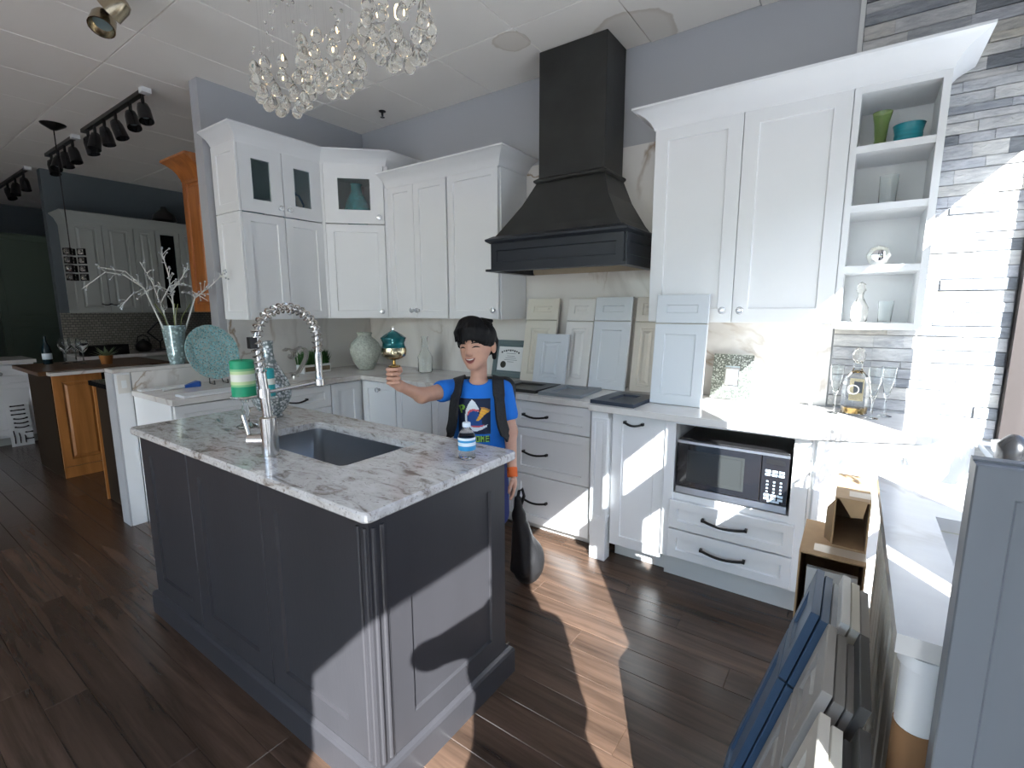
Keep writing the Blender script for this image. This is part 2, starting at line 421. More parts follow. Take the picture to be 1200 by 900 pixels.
# signed-distance modelling for soft bodies
def d_caps(P, a, b, ra, rb):
    a = np.array(a, float); b = np.array(b, float); ab = b-a; t = np.clip(((P-a) @ ab)/max(1e-9, ab @ ab), 0, 1)
    return np.linalg.norm(P-(a+t[..., None]*ab), axis=-1)-(ra+(rb-ra)*t)
def d_ell(P, c, r):
    q = (P-np.array(c, float)); r = np.array(r, float); k0 = np.linalg.norm(q/r, axis=-1); k1 = np.linalg.norm(q/(r*r), axis=-1)
    return k0*(k0-1)/np.maximum(k1, 1e-9)
def d_box(P, c, r, rad):
    q = np.abs(P-np.array(c, float))-np.array(r, float)+rad
    return np.linalg.norm(np.maximum(q, 0), axis=-1)+np.minimum(q.max(axis=-1), 0)-rad
def prim_eval(p, P):
    k = p[0]
    return d_caps(P, *p[1:5]) if k[0] == 'c' else d_ell(P, *p[1:3]) if k[0] == 'e' else d_box(P, *p[1:4])
def prim_box(p):
    if p[0][0] == 'c':
        a, b = np.array(p[1]), np.array(p[2]); r = max(p[3], p[4]); return np.minimum(a, b)-r, np.maximum(a, b)+r
    c, r = np.array(p[1]), np.array(p[2]); return c-r, c+r
def smin(a, b, k):
    h = np.maximum(k-np.abs(a-b), 0)/k; return np.minimum(a, b)-h*h*k*.25
def field(prims, P, k):
    F = np.full(P.shape[:-1], .3)
    for p in prims:
        kk = p[-1] if isinstance(p[-1], dict) else {}; kq = kk.get('k', k); d = prim_eval(p, P)
        F = -smin(-F, d, kq) if p[0].endswith('-') else smin(F, d, kq)
    return F
def sdf_mesh(name, prims, h, m_, parent, k=.02, M=None):
    lo = np.min([prim_box(p)[0] for p in prims if not p[0].endswith('-')], axis=0)-3*h
    hi = np.max([prim_box(p)[1] for p in prims if not p[0].endswith('-')], axis=0)+3*h
    n = np.ceil((hi-lo)/h).astype(int)+1; F = np.full(n, .3)
    ax = [lo[i]+h*np.arange(n[i]) for i in range(3)]
    for p in prims:
        kk = p[-1] if isinstance(p[-1], dict) else {}; kq = kk.get('k', k)
        a, b = prim_box(p); mg = kq+3*h
        i0 = np.clip(np.floor((a-mg-lo)/h).astype(int), 0, n); i1 = np.clip(np.ceil((b+mg-lo)/h).astype(int)+1, 0, n)
        if np.any(i1 <= i0): continue
        sl = tuple(slice(i0[j], i1[j]) for j in range(3))
        G = np.stack(np.meshgrid(*[ax[j][sl[j]] for j in range(3)], indexing='ij'), -1); d = prim_eval(p, G)
        F[sl] = -smin(-F[sl], d, kq) if p[0].endswith('-') else smin(F[sl], d, kq)
    s = F < 0; c = np.zeros(n-1, int)
    for dx in (0, 1):
        for dy in (0, 1):
            for dz in (0, 1): c += s[dx:n[0]-1+dx, dy:n[1]-1+dy, dz:n[2]-1+dz]
    cells = np.argwhere((c > 0) & (c < 8)); idx = -np.ones(n-1, int); idx[tuple(cells.T)] = np.arange(len(cells))
    acc = np.zeros((len(cells), 3)); cnt = np.zeros(len(cells))
    cor = [np.array((x, y, z)) for x in (0, 1) for y in (0, 1) for z in (0, 1)]
    for i in range(8):
        for j in range(i+1, 8):
            if np.abs(cor[i]-cor[j]).sum() != 1: continue
            f0 = F[tuple((cells+cor[i]).T)]; f1 = F[tuple((cells+cor[j]).T)]; q = (f0 < 0) != (f1 < 0)
            t = np.where(q, f0/np.where(q, f0-f1, 1), 0)
            acc[q] += (cor[i]+t[:, None]*(cor[j]-cor[i]))[q]; cnt[q] += 1
    V = lo+h*(cells+acc/np.maximum(cnt, 1)[:, None]); faces = []
    for a in range(3):
        b, c2 = (a+1) % 3, (a+2) % 3; e = np.eye(3, dtype=int)
        A = s[tuple(slice(0, n[i]-(1 if i == a else 0)) for i in range(3))]; B = s[tuple(slice(1 if i == a else 0, n[i]) for i in range(3))]
        g = np.argwhere(A != B); ok = (g[:, b] > 0) & (g[:, c2] > 0) & (g[:, b] < n[b]-1) & (g[:, c2] < n[c2]-1); g = g[ok]
        q = np.stack([idx[tuple((g-e[b]-e[c2]).T)], idx[tuple((g-e[c2]).T)], idx[tuple(g.T)], idx[tuple((g-e[b]).T)]], 1)
        fl = ~A[tuple(g.T)]; q[fl] = q[fl][:, ::-1]; faces += q.tolist()
    if M is not None: V = np.array([tuple(M @ Vector(v)) for v in V])
    me = bpy.data.meshes.new(name); me.from_pydata(V.tolist(), [], faces); me.materials.append(MATS[m_])
    for p in me.polygons: p.use_smooth = True
    o = bpy.data.objects.new(name, me); COL.objects.link(o)
    if parent is not None: o.parent = parent
    return o
# ================================================================ the setting
H = 3.025
def slab(name, m_, *b):
    m = MB(); m.box(*b); return struct(m.build(name, m_))
floor = slab('floor', 'darkwood', -7, -7, -.06, 4.55, 1.4, -.014)
ceiling = slab('ceiling', 'tbar', -7, -7, H+.010, 4.6, 1.4, H+.08)
wall_back = slab('wall_back', 'wallpaint', -.12, 0, 0, 4.56, .12, H+.01)
wall_left = slab('wall_left', 'wallpaint', -.12, -1.385, 0, 0, 0, H+.01)
wall_half = slab('wall_half', 'wallpaint', -.12, -2.05, 0, 0, -1.385, 1.035)
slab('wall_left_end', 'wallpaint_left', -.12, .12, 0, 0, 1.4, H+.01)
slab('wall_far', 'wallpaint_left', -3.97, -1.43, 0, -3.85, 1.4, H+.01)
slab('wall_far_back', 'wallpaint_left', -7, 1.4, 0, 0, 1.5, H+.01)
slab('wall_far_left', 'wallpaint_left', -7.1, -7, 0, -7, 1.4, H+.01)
slab('wall_front', 'wallpaint', -7, -7.1, 0, 0, -7, H+.01)
slab('wall_front_header', 'wallpaint', 0, -7.1, 2.75, 4.6, -7, H+.01)
slab('wall_front_sill', 'wallpaint', 0, -7.1, 0, 4.6, -7, .15)
ground = slab('ground', 'concrete', 4.7, -7.2, -.25, 60, 40, -.15)
slab('wall_sky_blocker', 'blocker_grey', 22, -45, -.2, 30, 40, 8.5)  # unseen wall added to block low sky from the side windows
slab('ground_front', 'concrete', -40, -60, -.25, 60, -7.2, -.15)

# floor planks: separate boards where the floor can be seen, the rest as one field
def plank_mesh(L, W=.127):
    m = MB(); c = .0022
    m.rings([[(0, 0, -.014), (L, 0, -.014), (L, W, -.014), (0, W, -.014)], [(0, 0, -c), (L, 0, -c), (L, W, -c), (0, W, -c)], [(c, c, 0), (L-c, c, 0), (L-c, W-c, 0), (c, W-c, 0)]], cap0=False)
    o = m.build('plank', 'floorwood'); me = o.data; bpy.data.objects.remove(o); return me
PL = [(L, plank_mesh(L)) for L in (.92, 1.22, 1.52)]
fieldmb = MB(); nrow = int(8.4/.127)
for r in range(nrow):
    y = -7+r*.127; x = -7-R.random()*1.2
    while x < 4.5:
        L, me = R.choice(PL)
        if x+L > 4.5: L = 4.5-x
        vis = -3.35 < y < -.45 and x+L > -2.4 and L in (.92, 1.22, 1.52) and not (1.3 < x and x+L < 2.8 and -2.3 < y < -1.75)
        if vis:
            o = bpy.data.objects.new('plank', me); COL.objects.link(o); o.parent = floor; o.location = (x, y, 0)
        elif L > .02:
            fieldmb.rings([[(x+.001, y+.001, -.01), (x+L-.001, y+.001, -.01), (x+L-.001, y+.126, -.01), (x+.001, y+.126, -.01)], [(x+.001, y+.001, 0), (x+L-.001, y+.001, 0), (x+L-.001, y+.126, 0), (x+.001, y+.126, 0)]], cap0=False)
        x += L
pf = fieldmb.build('plank_field', 'floorwood', floor); pf['kind'] = 'stuff'

# ceiling tiles on a two by four foot grid
def tile_mesh(wx, wy):
    m = MB(); g = .003
    m.rings([[(g, g, .010), (wx-g, g, .010), (wx-g, wy-g, .010), (g, wy-g, .010)], [(g, g, .002), (wx-g, g, .002), (wx-g, wy-g, .002), (g, wy-g, .002)], [(g+.002, g+.002, 0), (wx-g-.002, g+.002, 0), (wx-g-.002, wy-g-.002, 0), (g+.002, wy-g-.002, 0)]])
    o = m.build('ceiling_tile', 'tile_white'); me = o.data; bpy.data.objects.remove(o); return me
tA, tB = tile_mesh(.598, 1.22), tile_mesh(.598, .6)
for i in range(-12, 7):
    for j in range(-6, 2):
        x = .32+.598*i
        if j == 1:
            if x > -.7: continue
            y, me = 0.0, tA
        elif j == 0: y, me = -.6, tB
        else: y, me = -.6+1.22*j, tA
        if y < -7: continue
        o = bpy.data.objects.new('ceiling_tile', me); COL.objects.link(o); o.parent = ceiling; o.location = (x, y, H)
        if j == 0 and i == 4: o.rotation_euler = (.0, -.018, 0); o.location = (x, y, H-.004)

# ledger stone cladding on the right end of the back wall
sm = {}
def stone_mesh(L, h, d):
    k = (round(L, 2), round(h, 3), round(d, 3))
    if k not in sm:
        m = MB(); c = .0025; L, h, d = k
        m.rings([[(0, 0, 0), (L, 0, 0), (L, 0, h), (0, 0, h)], [(0, -d+c, 0), (L, -d+c*.6, 0), (L, -d+c, h), (0, -d+c*.5, h)], [(c, -d, c), (L-c, -d*.93, c), (L-c, -d, h-c), (c, -d*.9, h-c)]], cap0=False)
        o = m.build('ledger_stone', 'ledgestone'); sm[k] = o.data; bpy.data.objects.remove(o)
    return sm[k]
z = .40
while z < H-.02:
    h = R.choice((.035, .045, .05, .055, .065)); h = min(h, H-z); x = 3.778
    while x < 4.44:
        L = R.choice((.12, .17, .22, .28, .34)); L = 4.445-x if 4.445-x < L+.07 else L
        o = bpy.data.objects.new('ledger_stone', stone_mesh(L-.003, h-.003, R.choice((.012, .015, .018, .021)))); COL.objects.link(o)
        o.parent = wall_back; o.location = (x, 0, z); x += L
    z += h
m = MB(); m.box(3.778, -.004, .40, 4.444, 0, H); m.build('mortar_bed', 'grout', wall_back)
m = MB(); m.box(3.756, -.022, 2.50, 3.776, 0, H); m.build('edge_trim', 'white_dim', wall_back)
# marble backsplash slabs
def mpanel(par, *b):
    m = MB(); m.box(*b); return m.build('marble_panel', 'splash', par)
for x0, x1, z1 in ((.012, .95, 1.364), (.952, 1.82, 1.364), (1.822, 2.883, 2.45), (2.885, 3.77, 1.364)):
    mpanel(wall_back, x0, -.012, .9145, x1, 0, z1)
mpanel(wall_left, 0, -1.33, .9145, .012, -.012, 1.364)
mpanel(wall_half, 0, -1.962, .9145, .012, -1.332, 1.033)
m = MB(); m.box(-.13, -2.06, 1.035, .016, -1.386, 1.058); m.build('ledge_cap', 'quartz', wall_half, bevel=.003)
m = MB(); m.box(-.132, -2.062, 0, -.0, -2.05, 1.033); m.build('end_board', 'wallpaint', wall_half)
m = MB(); m.box(0, -2.05, 0, .006, -1.966, 1.033); m.build('side_board', 'white', wall_half)
m = MB(); m.box(.006, -2.040, .90, .012, -1.972, 1.02); op = m.build('outlet_plate', 'outlet', wall_half, bevel=.002)
m = MB(); m.box(.012, -2.020, .935, .014, -1.992, .985); m.build('socket', 'paper', op)

# storefront on the window side
slab('wall_right_header', 'wallpaint', 4.47, -5.2, 2.335, 4.6, 0, H+.01)
slab('wall_right_sill', 'wallpaint', 4.47, -2.42, 0, 4.6, 0, .55)
slab('wall_right_sill_far', 'wallpaint', 4.47, -5.2, 0, 4.6, -3.95, .35)
slab('wall_right_end', 'wallpaint', 4.47, -7, 0, 4.6, -5.12, H+.01)
def window(name, y0, y1, z0, z1, fr=.04):
    m = MB()
    M = Matrix(((0, -1, 0, 4.53), (-1, 0, 0, y1), (0, 0, 1, 0), (0, 0, 0, 1)))
    m.M = M; m.frame(y1-y0, z1-z0, .06, fr, 0, z0)
    o = struct(m.build(name, 'bronze_frame'))
    g = MB(); g.box(4.497, y0+fr-.004, z0+fr-.004, 4.503, y1-fr+.004, z1-fr+.004); g.build('glass_pane', 'storeglass', o); return o
for k in range(3):  # unseen front windows, added and widened to fill the room with daylight
    x0, x1 = 1.53*k, 1.53*(k+1)-.02; m = MB(); m.M = TR((0, -7.03, 0)); m.frame(x1-x0, 2.6, .06, .04, x0, .15)
    o = struct(m.build('window_%d' % (5+k), 'bronze_frame')); g = MB(); g.box(x0+.036, -7.063, .186, x1-.036, -7.057, 2.714); g.build('glass_pane', 'storeglass', o)
w1 = window('window_1', -2.30, 0., .55, 2.335, .03)
w2 = window('window_2', -2.76, -2.44, .02, 1.87, .02)
w2b = window('window_3', -3.10, -2.44, 1.94, 2.30, .02)
d1 = window('door_1', -3.84, -2.90, .02, 2.33, .05)
w3 = window('window_4', -5.12, -3.94, .35, 2.335, .03)
m = MB(); m.box(4.46, -2.45, 0, 4.55, -2.30, 2.335); struct(m.build('trim_1', 'bronze_frame'))
m = MB(); m.box(4.46, -2.96, 0, 4.55, -2.75, 1.97); struct(m.build('trim_2', 'bronze_frame'))
m = MB(); m.box(4.46, -3.10, 1.86, 4.55, -2.45, 1.96); struct(m.build('trim_3', 'bronze_frame'))
m = MB(); m.box(4.46, -3.95, 0, 4.55, -3.84, 2.335); struct(m.build('trim_4', 'bronze_frame'))
m = MB(); m.box(4.445, -.07, .40, 4.55, -.0, H); struct(m.build('trim_5', 'bronze_frame'))
m = MB(); m.box(4.38, -2.05, .80, 4.47, -.075, .83); struct(m.build('trim_6', 'greypanel'))
pull(d1, Matrix(((0, -1, 0, 4.49), (-1, 0, 0, 0), (0, 0, 1, 0), (0, 0, 0, 1))), 3.78, 1.05, .3)
m = MB(); m.box(4.485, -1.04, 1.18, 4.494, -.53, 2.09)
tag(m.build('blank_poster', 'poster'), 'blank board hung inside the storefront glass', 'poster')
m = MB(); m.box(4.484, -2.28, .59, 4.493, -1.93, 1.46)
tag(m.build('blank_board', 'poster'), 'low blank board standing against the storefront glass', 'poster')
def text_mesh(name, body, size, m_, M, parent=None, ext=.001):
    cu = bpy.data.curves.new(name, 'FONT'); cu.body = body; cu.size = size; cu.extrude = ext; cu.offset = .004; cu.resolution_u = 3
    o = bpy.data.objects.new(name, cu); COL.objects.link(o); bpy.context.view_layer.update()
    me = bpy.data.meshes.new_from_object(o.evaluated_get(bpy.context.evaluated_depsgraph_get())); bpy.data.objects.remove(o); me.transform(M)
    me.materials.clear(); me.materials.append(MATS[m_]); q = bpy.data.objects.new(name, me); COL.objects.link(q)
    if parent is not None: q.parent = parent
    return q
WT = lambda y, z: Matrix(((0, 0, 1, 4.494), (1, 0, 0, y), (0, 1, 0, z), (0, 0, 0, 1)))
text_mesh('lettering', 'TEL', .13, 'vinyl', WT(-1.67, 1.49), w1)
text_mesh('lettering', '50004', .13, 'vinyl', WT(-1.74, 1.36), w1)

# ================================================================ wall cabinets
PC = crownprof(2.555, 2.655, .09)
cpath = [(.0125, -1.33), (.35, -1.33), (.35, -.70), (.70, -.35), (.70, -.012)]
def carcass(root, poly, z0, z1, shelf=None, m_='white', front=None):
    # solid below the shelf, hollow display box above it
    m = MB(root); t = .018
    if shelf is None:
        m.prism(poly, z0, z1)
    else:
        m.prism(poly, z0, shelf); m.prism(poly, z1-t, z1); n = len(poly)
        for i in range(n):
            if i == front: continue
            a, b = Vector(poly[i]), Vector(poly[(i+1) % n]); d = (b-a).normalized(); q = Vector((-d.y, d.x))*t
            m.prism([tuple(a), tuple(b), tuple(b+q), tuple(a+q)], shelf, z1-t)
    return m.build('carcass', m_, root)
wc = thing('upper_cabinet', 'tall white wall cabinet with two small glass doors over two shaker doors', 'cabinet', (.16, -1.0, 1.364))
carcass(wc, [(.0125, -1.33), (.321, -1.33), (.321, -.70), (.0125, -.70)], 1.364, 2.57, 2.11, front=1)
ML = TR((.33, 0, 0), PI/2)
for y0, kx in ((-1.327, .308-.03), (-1.012, .03)):
    door(wc, ML, y0, 1.368, .309, .738, kn=(kx, .045))
    door(wc, ML, y0, 2.114, .309, .447, kn=(kx, .05), rail=.088, glass=True)
ME = TR((.0125, -1.33, 0))
for z0, h in ((1.366, .740), (2.112, .455)):
    m = at(wc, ME); m.shaker(.335, h, .014, .06, .008, 0, z0); m.build('end_panel', 'white', wc)
crown(wc, cpath, PC, 'white', 0, 2)
dc = thing('corner_cabinet', 'white diagonal corner wall cabinet with a single glass door at its top', 'cabinet', (.35, -.35, 1.364))
carcass(dc, [(.0125, -.70), (.33, -.70), (.70, -.33), (.70, -.0125), (.0125, -.0125)], 1.364, 2.57, 2.11, front=1)
MD = TR((.33, -.70, 0), PI/4)
door(dc, MD, .035, 1.368, .453, .738, kn=(.41, .05))
door(dc, MD, .035, 2.114, .453, .447, kn=(.415, .05), rail=.105, glass=True)
for x0 in (0., .492):
    m = at(dc, MD); m.box(x0, -.012, 1.366, x0+.031, 0, 2.565); m.build('face_stile', 'white', dc)
crown(dc, cpath, PC, 'white', 2, 4)
uc = thing('upper_cabinet', 'white three door wall cabinet between the corner cabinet and the black hood', 'cabinet', (1.26, -.16, 1.364))
m = MB(uc); m.box(.701, -.321, 1.364, 1.82, -.0125, 2.40); m.build('carcass', 'white', uc)
MU = TR((0, -.33, 0))
door(uc, MU, .715, 1.368, .283, 1.03, kn=(.255, .06)); door(uc, MU, 1.001, 1.368, .336, 1.03, kn=(.03, .06)); door(uc, MU, 1.352, 1.368, .458, 1.03, kn=(.425, .06))
PU = crownprof(2.385, 2.487, .10)
crown(uc, [(.70, -.35), (1.822, -.35), (1.822, -.0125)], PU, 'white', 0, 2)
rc = thing('upper_cabinet', 'white two door wall cabinet between the hood and the open shelves', 'cabinet', (3.33, -.16, 1.364))
m = MB(rc); m.box(2.884, -.321, 1.364, 3.776, -.0125, 2.405); m.build('carcass', 'white', rc)
door(rc, MU, 2.887, 1.368, .442, 1.034, kn=(.40, .06), rail=.07); door(rc, MU, 3.332, 1.368, .442, 1.034, kn=(.04, .06), rail=.07)
PR = crownprof(2.392, 2.497, .10)
rpath = [(2.884, -.0125), (2.884, -.35), (3.776, -.35), (4.10, -.35), (4.10, -.03)]
crown(rc, rpath, PR, 'white', 0, 2)
os_ = thing('open_shelf_unit', 'white open shelf unit with four levels against the stone wall', 'shelf', (3.94, -.17, 1.345))
m = MB(os_); m.box(3.777, -.35, 1.345, 3.803, -.03, 2.405); m.build('side_panel', 'white', os_)
m = MB(os_); m.box(4.073, -.35, 1.345, 4.10, -.03, 2.405); m.build('side_panel', 'white', os_)
m = MB(os_); m.box(3.803, -.042, 1.345, 4.073, -.03, 2.405); m.build('back_panel', 'white', os_)
for z1 in (1.372, 1.63, 1.897, 2.149): m = MB(os_); m.box(3.803, -.345, z1-.03, 4.073, -.042, z1); m.build('shelf_board', 'white', os_)
m = MB(os_); m.box(3.803, -.35, 2.365, 4.073, -.042, 2.405); m.build('top_board', 'white', os_)
crown(os_, rpath, PR, 'white', 2, 4)

# ================================================================ range hood
hd = thing('range_hood', 'large black range hood with tapered canopy and chimney to the ceiling', 'range hood', (2.33, -.25, 1.68))
m = MB(hd); m.box(2.10, -.289, 2.26, 2.56, -.0125, H-.002); m.build('chimney', 'hoodblack', hd, bevel=.003)
m = MB(hd)
def hring(x0, x1, y, z): return [(x0, y, z), (x1, y, z), (x1, -.0125, z), (x0, -.0125, z)]
m.rings([hring(1.865, 2.787, -.50, 1.875), hring(1.93, 2.725, -.463, 1.95), hring(2.03, 2.63, -.375, 2.10), hring(2.10, 2.56, -.289, 2.262)])
m.build('canopy', 'hoodblack', hd)
m = MB(hd); m.rings([hring(2.092, 2.568, -.297, 2.235), hring(2.075, 2.585, -.314, 2.247), hring(2.075, 2.585, -.314, 2.258), hring(2.10, 2.56, -.289, 2.275)]); m.build('neck_molding', 'hoodblack', hd)
m = MB(hd); m.rings([hring(1.862, 2.790, -.503, 1.857), hring(1.838, 2.814, -.527, 1.872), hring(1.836, 2.816, -.529, 1.884), hring(1.875, 2.777, -.49, 1.905)]); m.build('band_molding', 'hoodband', hd)
MH = TR((1.865, -.485, 0))
m = MB(hd); t = .02
m.box(1.865, -.485, 1.695, 1.885, -.0125, 1.86); m.box(2.767, -.485, 1.695, 2.787, -.0125, 1.86); m.box(1.885, -.485, 1.695, 2.767, -.465, 1.86)
bd = m.build('band', 'hoodband', hd)
m = at(hd, MH); m.shaker(.922, .165, .016, .045, .008, 0, 1.694); m.build('front_panel', 'hoodband', bd)
m = at(hd, TR((2.787, -.485, 0), PI/2)); m.shaker(.47, .165, .012, .045, .008, 0, 1.694); m.build('side_panel', 'hoodband', bd)
m = MB(hd)
for b in ((1.84, -.526, 1.680, 2.812, -.46, 1.695), (1.84, -.46, 1.680, 1.90, -.0125, 1.695), (2.752, -.46, 1.680, 2.812, -.0125, 1.695)): m.box(*b)
m.build('bottom_lip', 'hoodband', hd)
m = MB(hd); m.box(1.90, -.46, 1.745, 2.752, -.0125, 1.76); m.box(1.90, -.03, 1.682, 2.752, -.0125, 1.745); m.build('liner', 'hoodliner', hd)

# ================================================================ base cabinets
def base(name, label, x0, x1, yf, z0=.105, toe=.08, grp=None):
    b = thing(name, label, 'cabinet', ((x0+x1)/2, yf/2, 0), group=grp)
    m = MB(b); m.box(x0, yf+.009, z0, x1, -.0125, .879); m.build('carcass', 'white', b)
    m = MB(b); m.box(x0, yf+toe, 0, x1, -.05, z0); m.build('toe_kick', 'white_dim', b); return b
MB6 = lambda y: TR((0, y, 0))
# left run along the half wall, facing +x
lb = thing('base_cabinet', 'white drawer base along the half wall under the mosaic plate', 'cabinet', (.3, -1.72, 0))
m = MB(lb); m.box(.0125, -1.962, .105, .591, -1.476, .879); m.build('carcass', 'white', lb)
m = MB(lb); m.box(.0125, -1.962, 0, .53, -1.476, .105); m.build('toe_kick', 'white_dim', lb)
MLb = TR((.60, 0, 0), PI/2)
lb2 = thing('base_cabinet', 'white drawer base along the half wall under the heart sculpture', 'cabinet', (.3, -1.19, 0))
m = MB(lb2); m.box(.0125, -1.474, .105, .591, -.902, .879); m.build('carcass', 'white', lb2)
m = MB(lb2); m.box(.0125, -1.474, 0, .53, -.902, .105); m.build('toe_kick', 'white_dim', lb2)
for r_, y0, w_ in ((lb, -1.955, .476), (lb2, -1.470, .564)):
    for z0, h in ((.705, .165), (.41, .29), (.112, .292)): door(r_, MLb, y0, z0, w_, h, name='drawer', pl=(w_/2, h/2, .15), rail=.05)
cb = thing('corner_base_cabinet', 'white corner base with doors meeting in the inner corner', 'cabinet', (.4, -.4, 0))
m = MB(cb); m.prism([(.0125, -.90), (.60, -.90), (.60, -.60), (1.024, -.60), (1.024, -.0125), (.0125, -.0125)], .105, .879); m.build('carcass', 'white', cb)
m = MB(cb); m.prism([(.0125, -.90), (.53, -.90), (.53, -.53), (1.024, -.53), (1.024, -.0125), (.0125, -.0125)], 0, .105); m.build('toe_kick', 'white_dim', cb)
door(cb, MLb, -.897, .112, .262, .758); door(cb, TR((0, -.60, 0)), .64, .112, .382, .758, kn=(.20, .70))
b1 = base('base_cabinet', 'white door base behind the boy next to the corner base', 1.026, 1.40, -.60)
door(b1, MB6(-.60), 1.029, .112, .368, .758, kn=(.33, .70))
b2 = base('base_cabinet', 'white two door base standing under the framed certificate', 1.402, 2.125, -.60)
door(b2, MB6(-.60), 1.405, .112, .357, .758, kn=(.32, .70)); door(b2, MB6(-.60), 1.765, .112, .357, .758, kn=(.03, .70))
b3 = base('drawer_base', 'white three drawer base with black pulls under the flat door samples', 2.127, 2.70, -.60)
for z0, h in ((.705, .165), (.400, .298), (.078, .315)): door(b3, MB6(-.60), 2.132, z0, .535, h, name='drawer', pl=(.165, h*.5, .17), rail=.05)
m = MB(b3); m.box(2.670, -.613, .105, 2.699, -.601, .879); m.build('filler_strip', 'white', b3)
lg = thing('cabinet_leg', 'square white furniture leg post between the drawers and the narrow door base', 'leg post', (2.75, -.63, 0))
m = MB(lg); m.box(2.702, -.672, 0, 2.798, -.60, .879); m.build('post', 'white', lg, bevel=.003)
for M_ in (TR((2.702, -.672, 0)), TR((2.798, -.672, 0), PI/2)):
    m = at(lg, M_); m.shaker(.070 if M_[0][0] < .5 else .096, .60, .006, .022, .005, 0, .24); m.build('post_panel', 'white', lg)
b4 = base('base_cabinet', 'narrow white single door base with a pull at its top', 2.808, 3.112, -.62)
door(b4, MB6(-.62), 2.812, .105, .296, .765, pl=(.125, .725, .10))
b5 = thing('microwave_cabinet', 'white base with an open microwave bay over two drawers', 'cabinet', (3.43, -.35, 0))
m = MB(b5)
for q in ((3.114, -.66, .14, 3.165, -.0125, .879), (3.69, -.66, .14, 3.755, -.0125, .879), (3.165, -.651, .14, 3.69, -.0125, .495), (3.165, -.05, .495, 3.69, -.0125, .879), (3.165, -.66, .862, 3.69, -.05, .879)): m.box(*q)
m.build('carcass', 'white', b5)
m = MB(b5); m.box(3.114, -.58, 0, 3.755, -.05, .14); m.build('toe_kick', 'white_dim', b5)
for z0, h in ((.312, .150), (.152, .152)): door(b5, MB6(-.66), 3.155, z0, .565, h, name='drawer', pl=(.27, h*.55, .20), rail=.042)
b6 = thing('angled_base_cabinet', 'white angled base at the counter end with window lettering shadows on its door', 'cabinet', (3.95, -.3, 0))
A0, A1, A2 = Vector((3.757, -.655)), Vector((4.16, -.475)), Vector((4.375, -.035))
m = MB(b6); m.prism([tuple(A0), tuple(A1), tuple(A2), (4.375, -.03), (3.757, -.03)], .105, .879); m.build('carcass', 'white', b6)
m = MB(b6); m.prism([(3.757, -.57), (4.13, -.40), (4.30, -.035), (3.757, -.035)], 0, .105); m.build('toe_kick', 'white_dim', b6)
a1 = math.atan2((A1-A0).y, (A1-A0).x); a2 = math.atan2((A2-A1).y, (A2-A1).x)
door(b6, TR((A0.x, A0.y, 0), a1), .012, .112, .40, .758, kn=(.355, .70)); door(b6, TR((A1.x, A1.y, 0), a2), .035, .112, .40, .758, kn=(.06, .70))

# counters
ct = MB(); ct.prism([(.0125, -1.972), (.645, -1.972), (.645, -.645), (2.69, -.645), (2.69, -.70), (3.745, -.712), (4.165, -.515), (4.21, -.42), (4.40, -.028), (.0125, -.0125)], .8792, .914)
tag(ct.build('countertop', 'quartz', bevel=.002), 'pale quartz countertop running along the half wall and the back wall', 'countertop')

# ================================================================ island
isl = thing('kitchen_island', 'dark slate island with three recessed panels along its long side', 'island', (2.05, -2.01, 0))
m = MB(isl); 
m.box(1.25, -2.31, .0, 2.83, -1.70, .62)
for q in ((1.25, -2.31, .62, 2.83, -2.24, .8835), (1.25, -1.77, .62, 2.83, -1.70, .8835), (1.25, -2.24, .62, 1.74, -1.77, .8835), (2.57, -2.24, .62, 2.83, -1.77, .8835)): m.box(*q)
m.build('body', 'island', isl)
MI = TR((0, -2.31, 0))
for x0, x1 in ((1.252, 1.725), (1.729, 2.276), (2.280, 2.792)):
    m = at(isl, MI); m.shaker(x1-x0, .765, .018, .085, .010, x0, .115); m.build('front_panel', 'island', isl)
m = at(isl, TR((2.83, -2.272, 0), PI/2)); m.shaker(.565, .765, .018, .085, .010, 0, .115); m.build('end_panel', 'island', isl)
m = MB(isl)
for dx, dy in ((-.038, 0), (-.026, -.004), (-.013, 0), (0, .004), (0, .013), (0, .026)):
    pass
m.box(2.793, -2.331, .115, 2.851, -2.273, .8835)
m.lathe([(.0075, .13), (.0075, .86)], (2.808, -2.331, 0), 10); m.lathe([(.0075, .13), (.0075, .86)], (2.836, -2.331, 0), 10)
m.lathe([(.0075, .13), (.0075, .86)], (2.851, -2.316, 0), 10); m.lathe([(.0075, .13), (.0075, .86)], (2.851, -2.288, 0), 10)
m.build('corner_post', 'island', isl)
m = MB(isl); br = [(1.25, -2.31), (2.83, -2.31), (2.83, -1.70), (1.25, -1.70)]
def off(d): return [(1.25-d, -2.31-d), (2.83+d, -2.31-d), (2.83+d, -1.70+d), (1.25-d, -1.70+d)]
m.rings([[(x, y, z) for x, y in off(d)] for d, z in ((.034, 0), (.034, .095), (.029, .105), (.018, .114))]); m.build('base_molding', 'island', isl)
